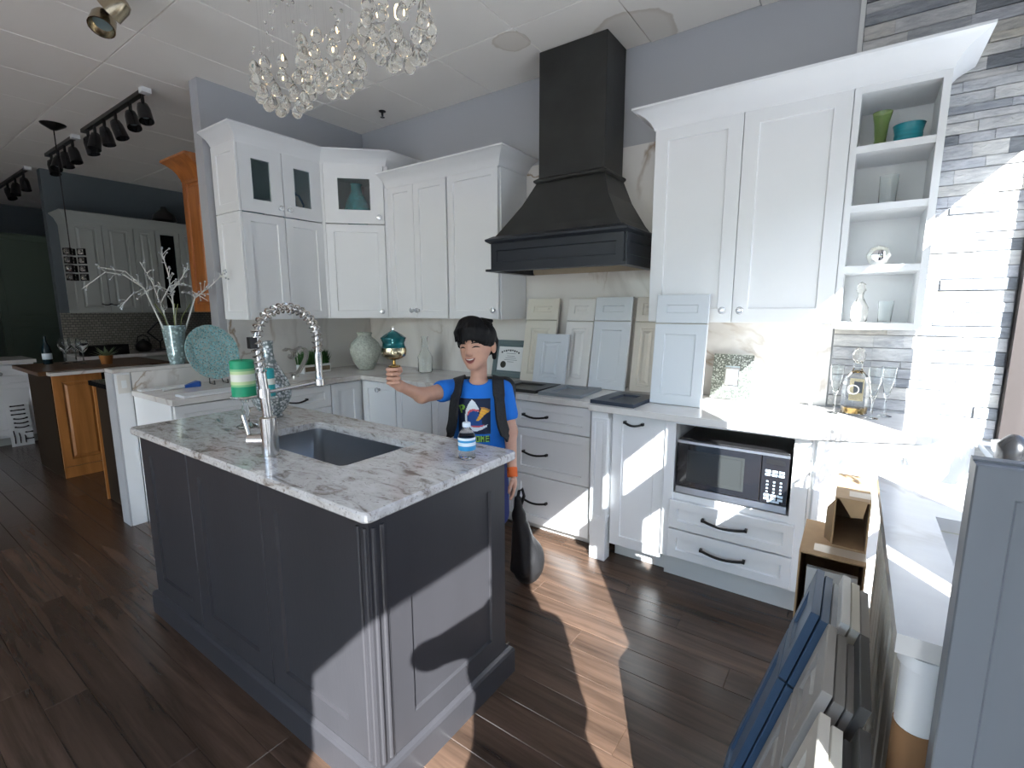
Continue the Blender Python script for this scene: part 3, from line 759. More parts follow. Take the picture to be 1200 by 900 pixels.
# granite top with sink cut-out
ictop = MB()
ox0, ox1, oy0, oy1, sx0, sx1, sy0, sy1 = 1.215, 2.872, -2.355, -1.655, 1.822, 2.490, -2.150, -1.80
def rr(x0, x1, y0, y1, r, z, n=5):
    p = []
    for cx, cy_, a in ((x1-r, y0+r, -PI/2), (x1-r, y1-r, 0), (x0+r, y1-r, PI/2), (x0+r, y0+r, PI)):
        p += [(cx+r*math.cos(a+PI/2*i/n), cy_+r*math.sin(a+PI/2*i/n), z) for i in range(n+1)]
    return p
zt, zb_ = .914, .8837
ictop.rings([rr(ox0+.004, ox1-.004, oy0+.004, oy1-.004, .022, zb_), rr(ox0, ox1, oy0, oy1, .025, zb_+.005), rr(ox0, ox1, oy0, oy1, .025, zt-.006), rr(ox0+.005, ox1-.005, oy0+.005, oy1-.005, .022, zt),
             rr(sx0, sx1, sy0, sy1, .03, zt), rr(sx0, sx1, sy0, sy1, .03, zb_)], closed=True)
tag(ictop.build('island_countertop', 'granite'), 'swirled grey and brown granite slab on the slate island with sink cut-out', 'countertop')
sk = MB(); e = .008
sk.rings([rr(sx0-.012, sx1+.012, sy0-.012, sy1+.012, .035, zb_-.001), rr(sx0-e+.004, sx1+e-.004, sy0-e+.004, sy1+e-.004, .035, zb_-.001), rr(sx0+.002, sx1-.002, sy0+.002, sy1-.002, .045, .70), rr(sx0+.03, sx1-.03, sy0+.03, sy1-.03, .05, .675)], cap0=False, cap1=True)
skr = thing('undermount_sink', 'brushed steel sink basin set under the granite slab', 'sink', (2.156, -1.975, .67)); sk.o = ORI[skr.name]; sk.v = [tuple(Vector(p)-sk.o) for p in sk.v]
skb = sk.build('basin', 'sinksteel', skr, 50)
m = MB(skr); m.lathe([(.045, .676), (.045, .680), (.036, .681), (.03, .677)], (2.156, -1.93, 0), 20); m.build('drain', 'chrome', skr, 40)
# ================================================================ on the island
fc = thing('spring_faucet', 'tall brushed steel faucet with a coiled spring arch beside the sink', 'faucet', (2.165, -2.211, .914))
fx, fy = 2.165, -2.215
m = MB(fc); m.lathe([(.033, .9142), (.033, .918), (.029, .919), (.029, 1.055), (.026, 1.058), (.018, 1.06)], (fx, fy, 0), 24); m.build('base', 'nickel', fc, 40)
m = MB(fc); m.tube([(fx, fy, 1.05), (fx, fy-.006, 1.14), (fx, fy-.012, 1.22)], .0165, 16); m.build('riser', 'nickel', fc, 40)
arch = [Vector((fx, fy-.012-.008*i/4, 1.22+.11*i/4)) for i in range(5)]
arch += [Vector((fx, -2.117-.117*math.cos(PI*i/20), 1.33+.115*math.sin(PI*i/20))) for i in range(1, 21)] + [Vector((fx, -2.0, 1.33-.03*i)) for i in range(1, 3)]
m = MB(fc); m.tube(arch, .0095, 10); hs = m.build('hose', 'nickel', fc, 40)
L = [0.]
for a, b in zip(arch, arch[1:]): L.append(L[-1]+(b-a).length)
def along(s):
    for i in range(len(L)-1):
        if s <= L[i+1]: return arch[i].lerp(arch[i+1], (s-L[i])/(L[i+1]-L[i])), (arch[i+1]-arch[i]).normalized()
    return arch[-1], (arch[-1]-arch[-2]).normalized()
turns = 25; pts = []
for i in range(turns*10+1):
    p, t = along(L[-1]*.985*i/(turns*10)); u = Vector((1, 0, 0)); v = t.cross(u).normalized(); a = 2*PI*i/10
    pts.append(p+(u*math.cos(a)+v*math.sin(a))*.0175)
m = MB(fc); m.tube(pts, .0032, 5); m.build('spring', 'nickel', fc, 60)
m = MB(fc); m.lathe([(.012, 1.275), (.015, 1.262), (.013, 1.20), (.014, 1.17), (.017, 1.165), (.017, 1.145), (.012, 1.14)], (fx, -2.0, 0), 16); m.build('spray_head', 'nickel', fc, 40)
m = MB(fc); m.tube([(fx, fy-.008, 1.145), (fx, -2.02, 1.158)], .0065, 10); m.lathe([(.019, 1.148), (.019, 1.170)], (fx, -2.0, 0), 16); m.lathe([(.021, 1.13), (.021, 1.16)], (fx, fy-.007, 0), 16); m.build('holder_arm', 'nickel', fc, 40)
m = MB(fc); m.box(fx-.012, -2.262, 1.305, fx+.012, -2.236, 1.345); m.build('bracket', 'iron', fc, bevel=.002)
m = MB(fc); m.tube([(fx-.01, fy-.008, .972), (fx-.058, fy-.045, .972)], .023, 16); m.tube([(fx-.055, fy-.042, .975), (fx-.064, fy-.044, 1.01), (fx-.080, fy-.047, 1.062)], [.009, .008, .010], 10); m.build('lever', 'nickel', fc, 40)

def candle(x, y, z, r, h, bands, label, zst, st='clearglass', nm='pillar_candle'):
    c = thing(nm, label, 'candle', (x, y, z))
    zz = z
    for f, mm in bands:
        m = MB(c); hh = h*f; last = zz+hh > z+h-1e-4
        m.lathe([(r, zz), (r, zz+hh-(.004 if last else 0))]+([(r-.004, zz+hh), (r-.012, zz+hh-.006)] if last else []), (x, y, 0), 28, cap0=True, cap1=True); m.build('wax_band', mm, c, 40); zz += hh
    m = MB(c); m.tube([(x, y, z+h-.006), (x+.001, y, z+h+.008)], .0012, 5); m.build('wick', 'ink', c)
def cstand(x, y, z, h, r, label):
    s = thing('candle_stand', label, 'candle holder', (x, y, z))
    m = MB(s); m.lathe([(r*.78, 0), (r*.8, .004), (r*.5, .014), (r*.22, .028), (r*.2, h*.35), (r*.34, h*.5), (r*.2, h*.72), (r*.3, h*.86), (r*.95, h*.93), (r, h*.96), (r, h)], (x, y, z), 24); m.build('holder', 'clearglass', s, 50)
cstand(1.655, -2.045, .9142, .145, .056, 'clear glass stand holding up the green and white candle')
candle(1.655, -2.045, 1.0594, .049, .158, ((.27, 'candle_green'), (.06, 'candle_soft'), (.09, 'candle_mid'), (.20, 'candle_white'), (.09, 'candle_mid'), (.06, 'candle_soft'), (.23, 'candle_green')), 'thick pillar candle banded green, white and green on a glass stand', 0)
cstand(1.70, -1.955, .9142, .135, .034, 'slim clear glass stand holding up the teal candle')
candle(1.70, -1.955, 1.0494, .026, .125, ((.42, 'candle_teal'), (.22, 'candle_white'), (.36, 'candle_teal')), 'slim teal candle with a pale band in front of the mosaic bottle vase', 0)
v = thing('mosaic_bottle_vase', 'round bottle vase covered in silver mirror mosaic on the island', 'vase', (1.545, -1.865, .9142))
m = MB(v); m.lathe([(.045, 0), (.05, .006), (.04, .014), (.07, .045), (.092, .10), (.094, .14), (.078, .19), (.05, .24), (.03, .285), (.024, .32), (.026, .365), (.029, .375), (.02, .375), (.018, .33)], (1.545, -1.865, .9142), 32); m.build('vase_body', 'lattice', v, 60)
wb = thing('water_bottle', 'small clear water bottle with a blue and white label on the granite', 'bottle', (2.775, -1.835, .9142))
bx, by, bz = 2.775, -1.835, .9142
BZ = .77
zz_ = lambda l: [(r, z*BZ) for r, z in l]
m = MB(wb); m.lathe(zz_([(.026, 0), (.031, .006), (.031, .05), (.029, .056), (.031, .062), (.031, .108), (.026, .122), (.014, .142), (.0125, .146), (.0125, .16)]), (bx, by, bz), 24); m.build('bottle_body', 'water', wb, 50)
m = MB(wb)
for k, (z0, z1) in enumerate(((.045, .066), (.066, .082), (.082, .092), (.092, .104))): m.cur = k % 2; m.lathe(zz_([(.0318, z0), (.0318, z1)]), (bx, by, bz), 24, False, False)
m.build('paper_label', ['label', 'labelwhite'], wb, 40, flip=False)
m = MB(wb); m.lathe(zz_([(.0145, .150), (.0145, .168), (.013, .17)]), (bx, by, bz), 18); m.build('cap', 'labelwhite', wb, 40)

# ================================================================ left counter and ledge
px_, py_ = .155, -1.50
pl = thing('mosaic_plate', 'large round turquoise mosaic plate propped up on a black easel', 'plate', (px_, py_, .9145))
MP = Matrix.Translation((px_+.02, py_, .947)) @ Matrix.Rotation(math.radians(12), 4, 'Z') @ Matrix.Rotation(math.radians(-14), 4, 'Y') @ Matrix.Translation((0, 0, .195)) @ Matrix.Rotation(PI/2, 4, 'Y') @ Matrix.Scale(1.14, 4)
m = MB(); m.M = MP; m.o = ORI[pl.name]; m.lathe([(.05, -.004), (.11, -.002), (.172, .012), (.172, .017), (.118, .008), (.112, .002), (.05, .001)], (0, 0, 0), 40); m.build('dish', 'plate_mosaic', pl, 40)
m = MB(pl)
for s in (-.045, .045): m.tube([(px_+.05, py_+s, .945), (px_+.055, py_+s, .918), (px_-.02, py_+s, .918), (px_-.06, py_+s*.6, 1.04)], .004, 6)
m.tube([(px_-.05, py_-.03, 1.02), (px_-.05, py_+.03, 1.02)], .004, 6); m.build('easel', 'iron', pl)
ht = thing('heart_sculpture', 'open curled metal heart sculpture standing on the counter', 'sculpture', (.30, -.985, .9145))
m = MB(ht)
cy0, cz0 = -.985, 1.03
hp = [(-.085, .095), (-.06, .108), (-.03, .10), (-.012, .075), (-.012, .045), (-.03, .03), (-.045, .045), (-.035, .062)]
hr_ = [(-.01, .07), (.015, .10), (.05, .113), (.085, .10), (.10, .065), (.09, .02), (.06, -.03), (.03, -.07), (.01, -.095), (-.02, -.10), (-.045, -.085)]
m.bar([(.30, cy0+a, cz0+b) for a, b in hp], .006, .024, (1, 0, 0)); m.bar([(.30, cy0+a, cz0+b) for a, b in hr_], .006, .024, (1, 0, 0))
m.lathe([(.03, .9152), (.03, .925), (.012, .93), (.008, .942)], (.30, cy0-.01, 0), 16)
m.build('ribbon', 'nickel', ht, 50)
pt = thing('grass_planter', 'low wooden box planter with bushy green grass beside the heart', 'planter', (.17, -.745, .9145))
m = MB(pt); m.box(.115, -.87, .9148, .225, -.62, .985); m.build('box', 'paper', pt, bevel=.003)
for y0 in (-.858, -.738):
    m = MB(pt); m.box(.225, y0, .932, .229, y0+.106, .968); m.build('inset_panel', 'planter_wood', pt)
m = MB(pt)
for i in range(420):
    x, y = R.uniform(.12, .22), R.uniform(-.865, -.625); h = R.uniform(.06, .13); dx, dy = R.uniform(-.03, .03), R.uniform(-.04, .04); a = R.uniform(0, PI); wx, wy = .004*math.cos(a), .004*math.sin(a)
    m.add([(x-wx, y-wy, .975), (x+wx, y+wy, .975), (x+dx*.5+wx, y+dy*.5+wy, .985+h*.6), (x+dx, y+dy, .985+h), (x+dx*.5-wx, y+dy*.5-wy, .985+h*.6)], [(0, 1, 2, 3, 4)])
g = m.build('grass', 'leaf', pt, flip=False); g['kind'] = 'stuff'
v = thing('ceramic_vase', 'round pale green ceramic vase with a textured surface in the corner', 'vase', (.36, -.36, .9145))
m = MB(v); m.lathe([(.06, 0), (.065, .006), (.105, .07), (.128, .14), (.132, .18), (.118, .23), (.085, .265), (.06, .285), (.055, .31), (.063, .322), (.05, .32), (.045, .29)], (.36, -.36, .9145), 36); m.build('vase_body', 'ceramic', v, 60)
m = MB(v); m.lathe([(.062, .308), (.066, .318), (.058, .325), (.05, .318)], (.36, -.36, .9145), 36); m.build('rim', 'ceramic', v, 60)
def decor_glass(x, y, z, label, prof, mm='clearglass', nm='glass_vase', cat='vase', grp=None):
    v = thing(nm, label, cat, (x, y, z), group=grp); m = MB(v); m.lathe(prof, (x, y, z), 28, cap1=False); m.build('glass', mm, v, 50); return v
decor_glass(.95, -.22, .9145, 'tall clear bottle shaped glass vase behind the raised jar', [(.05, 0), (.06, .01), (.062, .13), (.03, .19), (.024, .28), (.03, .30), (.026, .30), (.02, .28), (.026, .19), (.056, .13), (.052, .014), (.0, .012)])
# vase with branches on the half wall ledge
vx, vy, vz = -.055, -1.665, 1.0585
v = thing('branch_vase', 'tapered silver mosaic vase filled with frosted twigs on the ledge', 'vase', (vx, vy, vz))
m = MB(v); m.lathe([(.042, 0), (.046, .006), (.058, .12), (.068, .22), (.074, .27), (.068, .27), (.06, .21), (.04, .02)], (vx, vy, vz), 28); m.build('vase_body', 'vase_mosaic', v, 50)
def branch(pts, n, r0=.0065):
    b = MB(v); P = [Vector(p) for p in pts]; k = len(P)
    b.tube(P, [r0*(1-.6*i/(k-1)) for i in range(k)], 5); o = b.build('branch', 'twig', v)
    t = MB(v); bd = MB(v)
    for i in range(n):
        s = R.uniform(.35, 1.)*(k-1); j = min(int(s), k-2); p = P[j].lerp(P[j+1], s-j); d = (P[j+1]-P[j]).normalized()
        e = (d+Vector((R.uniform(-.9, .9), R.uniform(-.9, .9), R.uniform(-.7, 1)))*.9).normalized(); q = p+e*R.uniform(.025, .07)
        t.tube([p, p.lerp(q, .5)+Vector((0, 0, .006)), q], [.0026, .002, .0014], 4)
        bd.lathe([(.0005, -.007), (.006, -.003), (.006, .003), (.0005, .007)], q, 6)
    if n:
        q_ = t.build('twigs', 'twig', o); q_['kind'] = 'stuff'; q_ = bd.build('buds', 'bead', o); q_['kind'] = 'stuff'
def stemmed(mid, tips):
    base = (vx+R.uniform(-.02, .02), vy+R.uniform(-.03, .03), vz+.10)
    for tp, n in tips: branch([base, tuple(Vector(base).lerp(Vector(mid), .55)), mid]+tp, n)
stemmed((-.03, -1.82, 1.58), [([(0, -1.93, 1.66), (.02, -2.03, 1.67), (.03, -2.16, 1.56)], 8), ([(0, -1.92, 1.68), (0, -2.06, 1.70)], 4), ([(.01, -1.91, 1.53), (.02, -1.98, 1.45)], 6)])
stemmed((-.04, -1.66, 1.56), [([(-.03, -1.67, 1.68), (-.02, -1.70, 1.82)], 18), ([(.0, -1.60, 1.66), (.02, -1.56, 1.74)], 14), ([(.02, -1.76, 1.6), (.03, -1.86, 1.53)], 10)])
stemmed((-.03, -1.52, 1.52), [([(.03, -1.44, 1.60), (.10, -1.405, 1.66), (.16, -1.40, 1.68)], 22), ([(.02, -1.56, 1.57), (.05, -1.47, 1.50)], 8)])
stemmed((-.05, -1.73, 1.48), [([(-.03, -1.77, 1.62), (-.02, -1.83, 1.75)], 16), ([(.0, -1.68, 1.6), (.01, -1.60, 1.62)], 10)])
for k in range(5):
    a = k*1.3; m = MB(v); m.tube([(vx, vy, vz+.1), (vx+.03*math.cos(a), vy+.06*math.sin(a), vz+.33), (vx+.06*math.cos(a), vy+.12*math.sin(a), vz+.42)], .0028, 5); m.build('stem', 'stem', v)
br = thing('paint_brush', 'white handled brush with blue bristles lying on the left counter', 'brush', (.2, -1.76, .9145))
m = MB(br); m.tube([(.235, -1.87, .922), (.225, -1.82, .924), (.205, -1.735, .926)], [.006, .008, .011], 8); m.build('handle', 'paper', br, 50)
m = MB(br); m.rings([[(.205+dx, -1.735+dy*.2, .926+dz) for dx, dy, dz in ((-.011, 0, -.008), (.011, 0, -.008), (.011, 0, .008), (-.011, 0, .008))], [(.19+dx, -1.645, .932+dz) for dx, dz in ((-.03, -.016), (.03, -.016), (.03, .022), (-.03, .022))], [(.186+dx, -1.632, .932+dz) for dx, dz in ((-.022, -.014), (.022, -.014), (.022, .018), (-.022, .018))]]); m.build('bristles', 'bluepaint', br)
m = MB(); m.box(.06, -1.955, .9145, .14, -1.62, .924); tag(m.build('sample_strip', 'paper'), 'white sample strip lying along the half wall backsplash', 'sample')
m = MB(); m.box(.50, -1.90, .9145, .63, -1.42, .928); tag(m.build('sample_strip', 'white'), 'white sample board lying at the front edge of the left counter', 'sample')

# shelf and cabinet ornaments
v = thing('pitcher', 'blue glass pitcher with a looped handle behind the cabinet glass', 'pitcher', (.18, -.86, 2.111))
m = MB(v); m.lathe([(.045, 0), (.06, .03), (.065, .08), (.04, .14), (.035, .2), (.045, .225), (.03, .22), (.02, .1)], (.18, -.86, 2.111), 24); m.build('jug', 'deepblue', v, 50)
m = MB(v); m.tube([(.20, -.83, 2.15), (.22, -.785, 2.18), (.22, -.775, 2.25), (.20, -.80, 2.32), (.19, -.84, 2.33)], .008, 8); m.build('handle', 'deepblue', v, 50)
v = thing('fish_bowl_ornament', 'low teal glass dish behind the first cabinet glass door', 'dish', (.18, -1.16, 2.111))
m = MB(v); m.lathe([(.05, 0), (.09, .04), (.11, .09), (.10, .09), (.07, .04), (.0, .02)], (.18, -1.16, 2.111), 24); m.build('dish', 'teal', v, 50)
v = thing('teal_vase', 'wide teal bottle vase inside the corner cabinet', 'vase', (.42, -.42, 2.111))
m = MB(v); m.lathe([(.06, 0), (.10, .05), (.11, .12), (.085, .2), (.045, .27), (.04, .32), (.05, .335), (.03, .33)], (.42, -.42, 2.111), 28); m.build('vase_body', 'teal', v, 50)
v = thing('teal_bowl', 'ribbed teal pottery bowl on the top open shelf', 'bowl', (3.985, -.21, 2.149))
m = MB(v); m.lathe([(.045, 0), (.049, .004), (.052, .05), (.050, .055), (.056, .085), (.059, .092), (.054, .092), (.045, .05), (.04, .01)], (3.985, -.21, 2.149), 32); m.build('bowl', 'teal_bowl', v, 40)
decor_glass(3.885, -.19, 2.149, 'green tinted glass vase beside the teal bowl', [(.03, 0), (.033, .005), (.022, .05), (.028, .12), (.038, .17), (.036, .17), (.026, .12), (.018, .05), (0, .01)], 'greenglass')
decor_glass(3.935, -.20, 1.897, 'plain clear glass tumbler alone on the second shelf', [(.03, 0), (.032, .004), (.036, .14), (.034, .14), (.03, .01), (0, .008)], nm='glass_tumbler', cat='glass')
v = thing('crystal_clock', 'small round crystal desk clock on the third shelf', 'clock', (3.925, -.24, 1.63))
m = at(v, Matrix.Translation((3.925, -.24, 1.678)) @ YN); m.lathe([(.045, -.012), (.048, -.006), (.048, .006), (.044, .012), (.03, .013)], (0, 0, 0), 8); m.build('crystal_body', 'crystal', v)
m = at(v, Matrix.Translation((3.925, -.252, 1.678)) @ YN); m.lathe([(.027, 0), (.027, .004), (.024, .005)], (0, 0, 0), 24); f_ = m.build('dial', 'chrome', v, 40)
m = MB(v); m.box(3.924, -.2585, 1.676, 3.9265, -.257, 1.697); m.box(3.924, -.2585, 1.676, 3.938, -.257, 1.6785); m.build('hands', 'ink', f_)
decor_glass(3.875, -.20, 1.372, 'cut glass bottle with stopper on the lowest shelf', [(.028, 0), (.034, .006), (.036, .07), (.02, .1), (.012, .12), (.012, .14), (.02, .15), (.016, .18), (.002, .19)], 'crystal', nm='glass_bottle', cat='bottle')
decor_glass(3.975, -.20, 1.372, 'short clear glass cup on the lowest shelf', [(.024, 0), (.026, .004), (.03, .10), (.028, .10), (.023, .008), (0, .006)], nm='glass_cup', cat='glass')

# ================================================================ back counter
ce = thing('framed_certificate', 'framed certificate with a round dark seal leaning on the backsplash', 'picture frame', (1.70, -.06, .9145))
MC = Matrix.Translation((1.545, -.085, .9146)) @ Matrix.Rotation(math.radians(-13), 4, 'X')
m = MB(ce); m.M = MC; m.rect(.315, .29, [(0, .012), (0, -.008), (.004, -.012), (.034, -.012), (.038, -.004)], cap1=True); m.build('frame', 'certframe', ce)
m = MB(ce); m.M = MC; m.box(.045, -.0055, .052, .270, -.0045, .238); pp = m.build('paper', 'paper', ce)
m = MB(ce); m.M = MC
for k in range(9):
    a = (k-4)/4.; m.box(.157+a*.078-.0075, -.0062, .203-.016*a*a+.004*(k % 2), .157+a*.078+.0065, -.0056, .217-.016*a*a)
for z0, w_ in ((.185, .09), (.165, .07), (.15, .10), (.135, .12), (.12, .06)): m.box(.165-w_/2, -.0062, z0, .165+w_/2, -.0056, z0+.0025)
m.build('printed_lines', 'ink', pp)
m = MB(ce); m.M = MC @ Matrix.Translation((.100, -.0056, .098)) @ YN; m.lathe([(.024, 0), (.027, .0006), (.022, .0014)], (0, 0, 0), 20); m.build('seal', 'seal', pp)

def sample(x0, yb, w_, h, lean, m_, label, raised=False, drawer=True, z0=.9146, rz=0., edge=.02):
    s = thing('sample_door', label, 'door sample', (x0+w_/2, yb, z0))
    M = Matrix.Translation((x0, yb, z0)) @ Matrix.Rotation(rz, 4, 'Z') @ Matrix.Rotation(-lean, 4, 'X')
    rail = min(.055, w_*.24)
    if drawer:
        m = at(s, M); m.shaker(w_, h*.735, edge, rail, .008, 0, 0, raised); m.build('door_panel', m_, s)
        m = at(s, M); m.shaker(w_, h*.255, edge, rail, .008, 0, h*.745, raised); m.build('drawer_panel', m_, s)
        m = at(s, M); m.box(.006, 0, .006, w_-.006, .006, h-.006); m.build('backing_board', 'tan_door', s)
    else:
        m = at(s, M); m.shaker(w_, h, edge, rail, .008, 0, 0, raised); m.build('door_panel', m_, s)
    return s
sample(1.875, -.16, .262, .605, .20, 'cream', 'cream raised panel door sample beside the framed certificate', True)
sample(2.215, -.16, .205, .60, .20, 'offwhite', 'off white narrow door sample between the cream and the pale blue ones', True)
sample(2.435, -.175, .255, .605, .18, 'paleblue', 'pale blue shaker door sample under the hood', False)
sample(2.715, -.15, .165, .60, .16, 'tan_door', 'tan door sample half hidden behind the tall white one', True)
sample(2.035, -.24, .25, .355, .20, 'grey_door' if 0 else 'paleblue', 'short pale door sample leaning in front of the cream one', True, False)
sample(2.952, -.44, .278, .60, .105, 'paleblue', 'tall pale shaker sample leaning against the two door upper cabinet', False)
def flat(x0, y0, w_, d, m_, label, z0=.9146, rz=0., rail=.06, hole=False):
    s = thing('laid_sample', label, 'door sample', (x0, y0, z0))
    M = Matrix.Translation((x0, y0, z0)) @ Matrix.Rotation(rz, 4, 'Z') @ Matrix.Rotation(-PI/2, 4, 'X')
    m = at(s, M @ Matrix.Translation((0, 0, 0)) @ Matrix.Rotation(0, 4, 'Z')); m.shaker(w_, d, .02, rail, .012, 0, 0); m.build('panel', m_, s); return s
flat(1.93, -.585, .34, .325, 'blackpaint', 'glossy black panel sample lying beside the boy', rail=.07)
flat(2.30, -.60, .28, .34, 'slate', 'slate grey panel sample lying next to the black one', rz=.06, rail=.06)
flat(2.42, -.625, .20, .30, 'offwhite', 'off white panel sample lying under the grey one', rz=-.04) if 0 else None
flat(2.60, -.60, .26, .30, 'cream', 'cream panel sample lying in front of the pale blue samples') if 0 else None
flat(2.68, -.655, .26, .345, 'navy', 'dark navy panel sample with a square recess lying at the counter edge', rail=.075, rz=-.05)
mi = thing('mosaic_mirror_frame', 'square mirror mosaic picture frame leaning on the sunlit backsplash', 'picture frame', (3.30, -.08, .9145))
MM = Matrix.Translation((3.195, -.10, .9146)) @ Matrix.Rotation(math.radians(-14), 4, 'X')
m = at(mi, MM); m.frame(.215, .262, .02, .068); m.build('frame', 'mirror_mosaic', mi)
m = at(mi, MM); m.box(.06, -.008, .06, .155, -.004, .20); m.build('picture', 'labelwhite', mi)
m = at(mi, MM); m.frame(.085, .11, .014, .010, .065, .076); m.build('inner_trim', 'chrome', mi)
dc_ = thing('decanter', 'etched glass decanter with stopper and a black emblem on its front', 'decanter', (3.895, -.17, .9145))
m = MB(dc_); m.lathe([(.050, 0), (.055, .006), (.057, .05), (.056, .15), (.046, .19), (.024, .215), (.019, .23), (.019, .255), (.024, .26), (.02, .26)], (3.895, -.17, .9145), 8); m.build('bottle_body', 'clearglass', dc_)
m = MB(dc_); m.lathe([(.015, .255), (.026, .275), (.028, .30), (.018, .325), (.003, .335)], (3.895, -.17, .9145), 8); m.build('stopper', 'crystal', dc_)
m = MB(dc_); m.lathe([(.046, .008), (.049, .035), (.044, .036)], (3.895, -.17, .9145), 20); m.build('amber_base', 'goldfoot', dc_, 40)
m = MB(dc_); m.box(3.868, -.2265, .99, 3.926, -.225, 1.10); lb_ = m.build('paper_label', 'gold', dc_)
m = MB(dc_); m.box(3.885, -.2282, 1.03, 3.920, -.2268, 1.085); m.lathe([(.02, 0)], (0, 0, 0)) if 0 else None; m.build('emblem', 'ink', lb_)
m = at(dc_, Matrix.Translation((3.885, -.2285, 1.045)) @ YN); m.rings([[(r*math.cos(2*PI*i/20), r*math.sin(2*PI*i/20), zz) for i in range(20)] for r, zz in ((.024, 0), (.024, .0012), (.019, .0012), (.019, 0))], closed=True); m.build('ring_mark', 'paper', lb_)
FL = [(.028, 0), (.029, .003), (.006, .008), (.004, .02), (.004, .085), (.012, .11), (.026, .18), (.031, .245), (.0295, .245), (.024, .18), (.01, .113), (.0, .105)]
for x, y, lb0 in ((3.812, -.20, 'champagne flute standing clear of the decanter against the marble edge'), (3.965, -.25, 'champagne flute standing in front of the decanter emblem'), (4.02, -.15, 'champagne flute half in shade against the stone wall')):
    decor_glass(x, y, .9145, lb0, FL, nm='champagne_flute', cat='glass', grp='champagne flutes by the decanter')

# microwave
mw = thing('microwave', 'black and steel microwave oven in the open cabinet bay', 'microwave', (3.43, -.45, .4955))
m = MB(mw); m.box(3.178, -.64, .505, 3.678, -.20, .785); m.build('casing', 'blackplastic', mw, bevel=.004)
m = MB(mw)
for x in (3.20, 3.655):
    for y in (-.61, -.23): m.lathe([(.012, .4956), (.012, .506)], (x, y, 0), 10)
m.build('feet', 'rubber', mw)
MMW = TR((3.178, -.64, .505))
m = at(mw, MMW); m.box(0, -.02, .035, .385, 0, .262); dr = m.build('door', 'blackgloss', mw, bevel=.003)
m = at(mw, MMW); m.rect(.265, .165, [(0, -.0195), (0, -.0215), (.012, -.0215), (.014, -.0205)], .05, .065); m.build('window', 'darkglass', dr)
m = at(mw, MMW); m.box(.0, -.022, .262, .5, 0, .275); m.build('top_trim', 'steel', mw)
m = at(mw, MMW); m.box(.0, -.022, .0, .5, 0, .033); m.build('bottom_trim', 'steel', mw)
m = at(mw, MMW); m.box(.388, -.02, .035, .5, 0, .262); cp = m.build('control_panel', 'blackgloss', mw, bevel=.002)
m = at(mw, MMW); m.box(.405, -.0215, .225, .483, -.0195, .248); m.build('display', 'blackplastic', cp)
for r_ in range(9):
    for c_ in range(3):
        if r_ == 2: continue
        z0 = .185-r_*.0165; big = r_ in (0, 1, 7, 8)
        m = at(mw, MMW); x0 = .405+c_*.028
        if big: m.box(x0, -.0212, z0, x0+.022, -.0198, z0+.011)
        else: m.box(x0+.007, -.0212, z0+.002, x0+.015, -.0198, z0+.009)
        m.build('button', 'button', cp)
m = at(mw, MMW); m.box(.42, -.0212, .042, .47, -.0198, .052); m.build('button', 'button', cp)
# ================================================================ window side: sink display, samples, boxes
rb = thing('sink_display', 'cream base with quartz top and a yellowish basin below the storefront', 'cabinet', (4.17, -1.68, 0))
m = MB(rb); m.box(4.005, -2.085, 0, 4.36, -1.215, .8795); m.build('body', 'tan_door', rb)
for y0, w_ in ((-1.22, .27), (-1.50, .27), (-1.78, .27)): door(rb, TR((4.005, 0, 0), -PI/2), -y0, .10, w_, .77, 'tan_door', raised=True)
m = MB(rb)
m.rings([[(x, y, z) for x, y in p] for p, z in (([(3.965, -2.155), (4.375, -2.155), (4.375, -1.205), (3.965, -1.205)], .88), ([(3.965, -2.155), (4.375, -2.155), (4.375, -1.205), (3.965, -1.205)], .914), ([(4.075, -1.84), (4.30, -1.84), (4.30, -1.53), (4.075, -1.53)], .914), ([(4.075, -1.84), (4.30, -1.84), (4.30, -1.53), (4.075, -1.53)], .88))], closed=True)
m.build('quartz_top', 'quartz', rb)
m = MB(rb); m.rings([[(x, y, z) for x, y in ((4.06+i, -1.855+i), (4.315-i, -1.855+i), (4.315-i, -1.515-i), (4.06+i, -1.515-i))] for i, z in ((0, .8798), (.012, .8799), (.02, .8795), (.05, .8790))], cap0=False); 
m.build('basin', 'cream_basin', rb)
m = MB(rb); m.lathe([(.030, 0), (.030, .70), (.026, .71), (.030, .72), (.030, .852), (.036, .856), (.036, .879)], (4.008, -2.122, 0), 24); m.build('round_post', 'white', rb, 40)
m = MB(rb); m.lathe([(.0315, 0), (.0315, .742)], (4.008, -2.122, 0), 24); m.build('post_wrap', 'wrapbrown', rb, 40)
gp = thing('standing_panel', 'tall pale grey shaker panel standing at the near end of the sink display', 'panel', (4.1, -2.2, 0))
m = at(gp, TR((4.02, -2.185, 0))); m.shaker(.175, 1.225, .022, .043, .008, 0, 0); m.build('panel_face', 'greypanel', gp)
m = at(gp, TR((4.02, -2.185, 0))); m.box(0, 0, 0, .175, .02, 1.228); m.build('panel_back', 'greypanel', gp)
m = MB(); m.lathe([(.05, .8302), (.055, .84), (.05, .90), (.02, .935), (.01, .94)], (4.425, -.42, 0), 20); tag(m.build('post_shade_shape', 'blackplastic', smooth=50), 'squat black shape standing in for post shade on the storefront ledge', 'vase')  # black shape added in place of the post's shade on the ledge
m = MB(); m.lathe([(.035, .8302), (.04, .84), (.045, .875), (.04, .875), (.03, .84)], (4.43, -.27, 0), 20); tag(m.build('white_dish', 'paper', smooth=50), 'small white dish on the storefront ledge', 'dish')

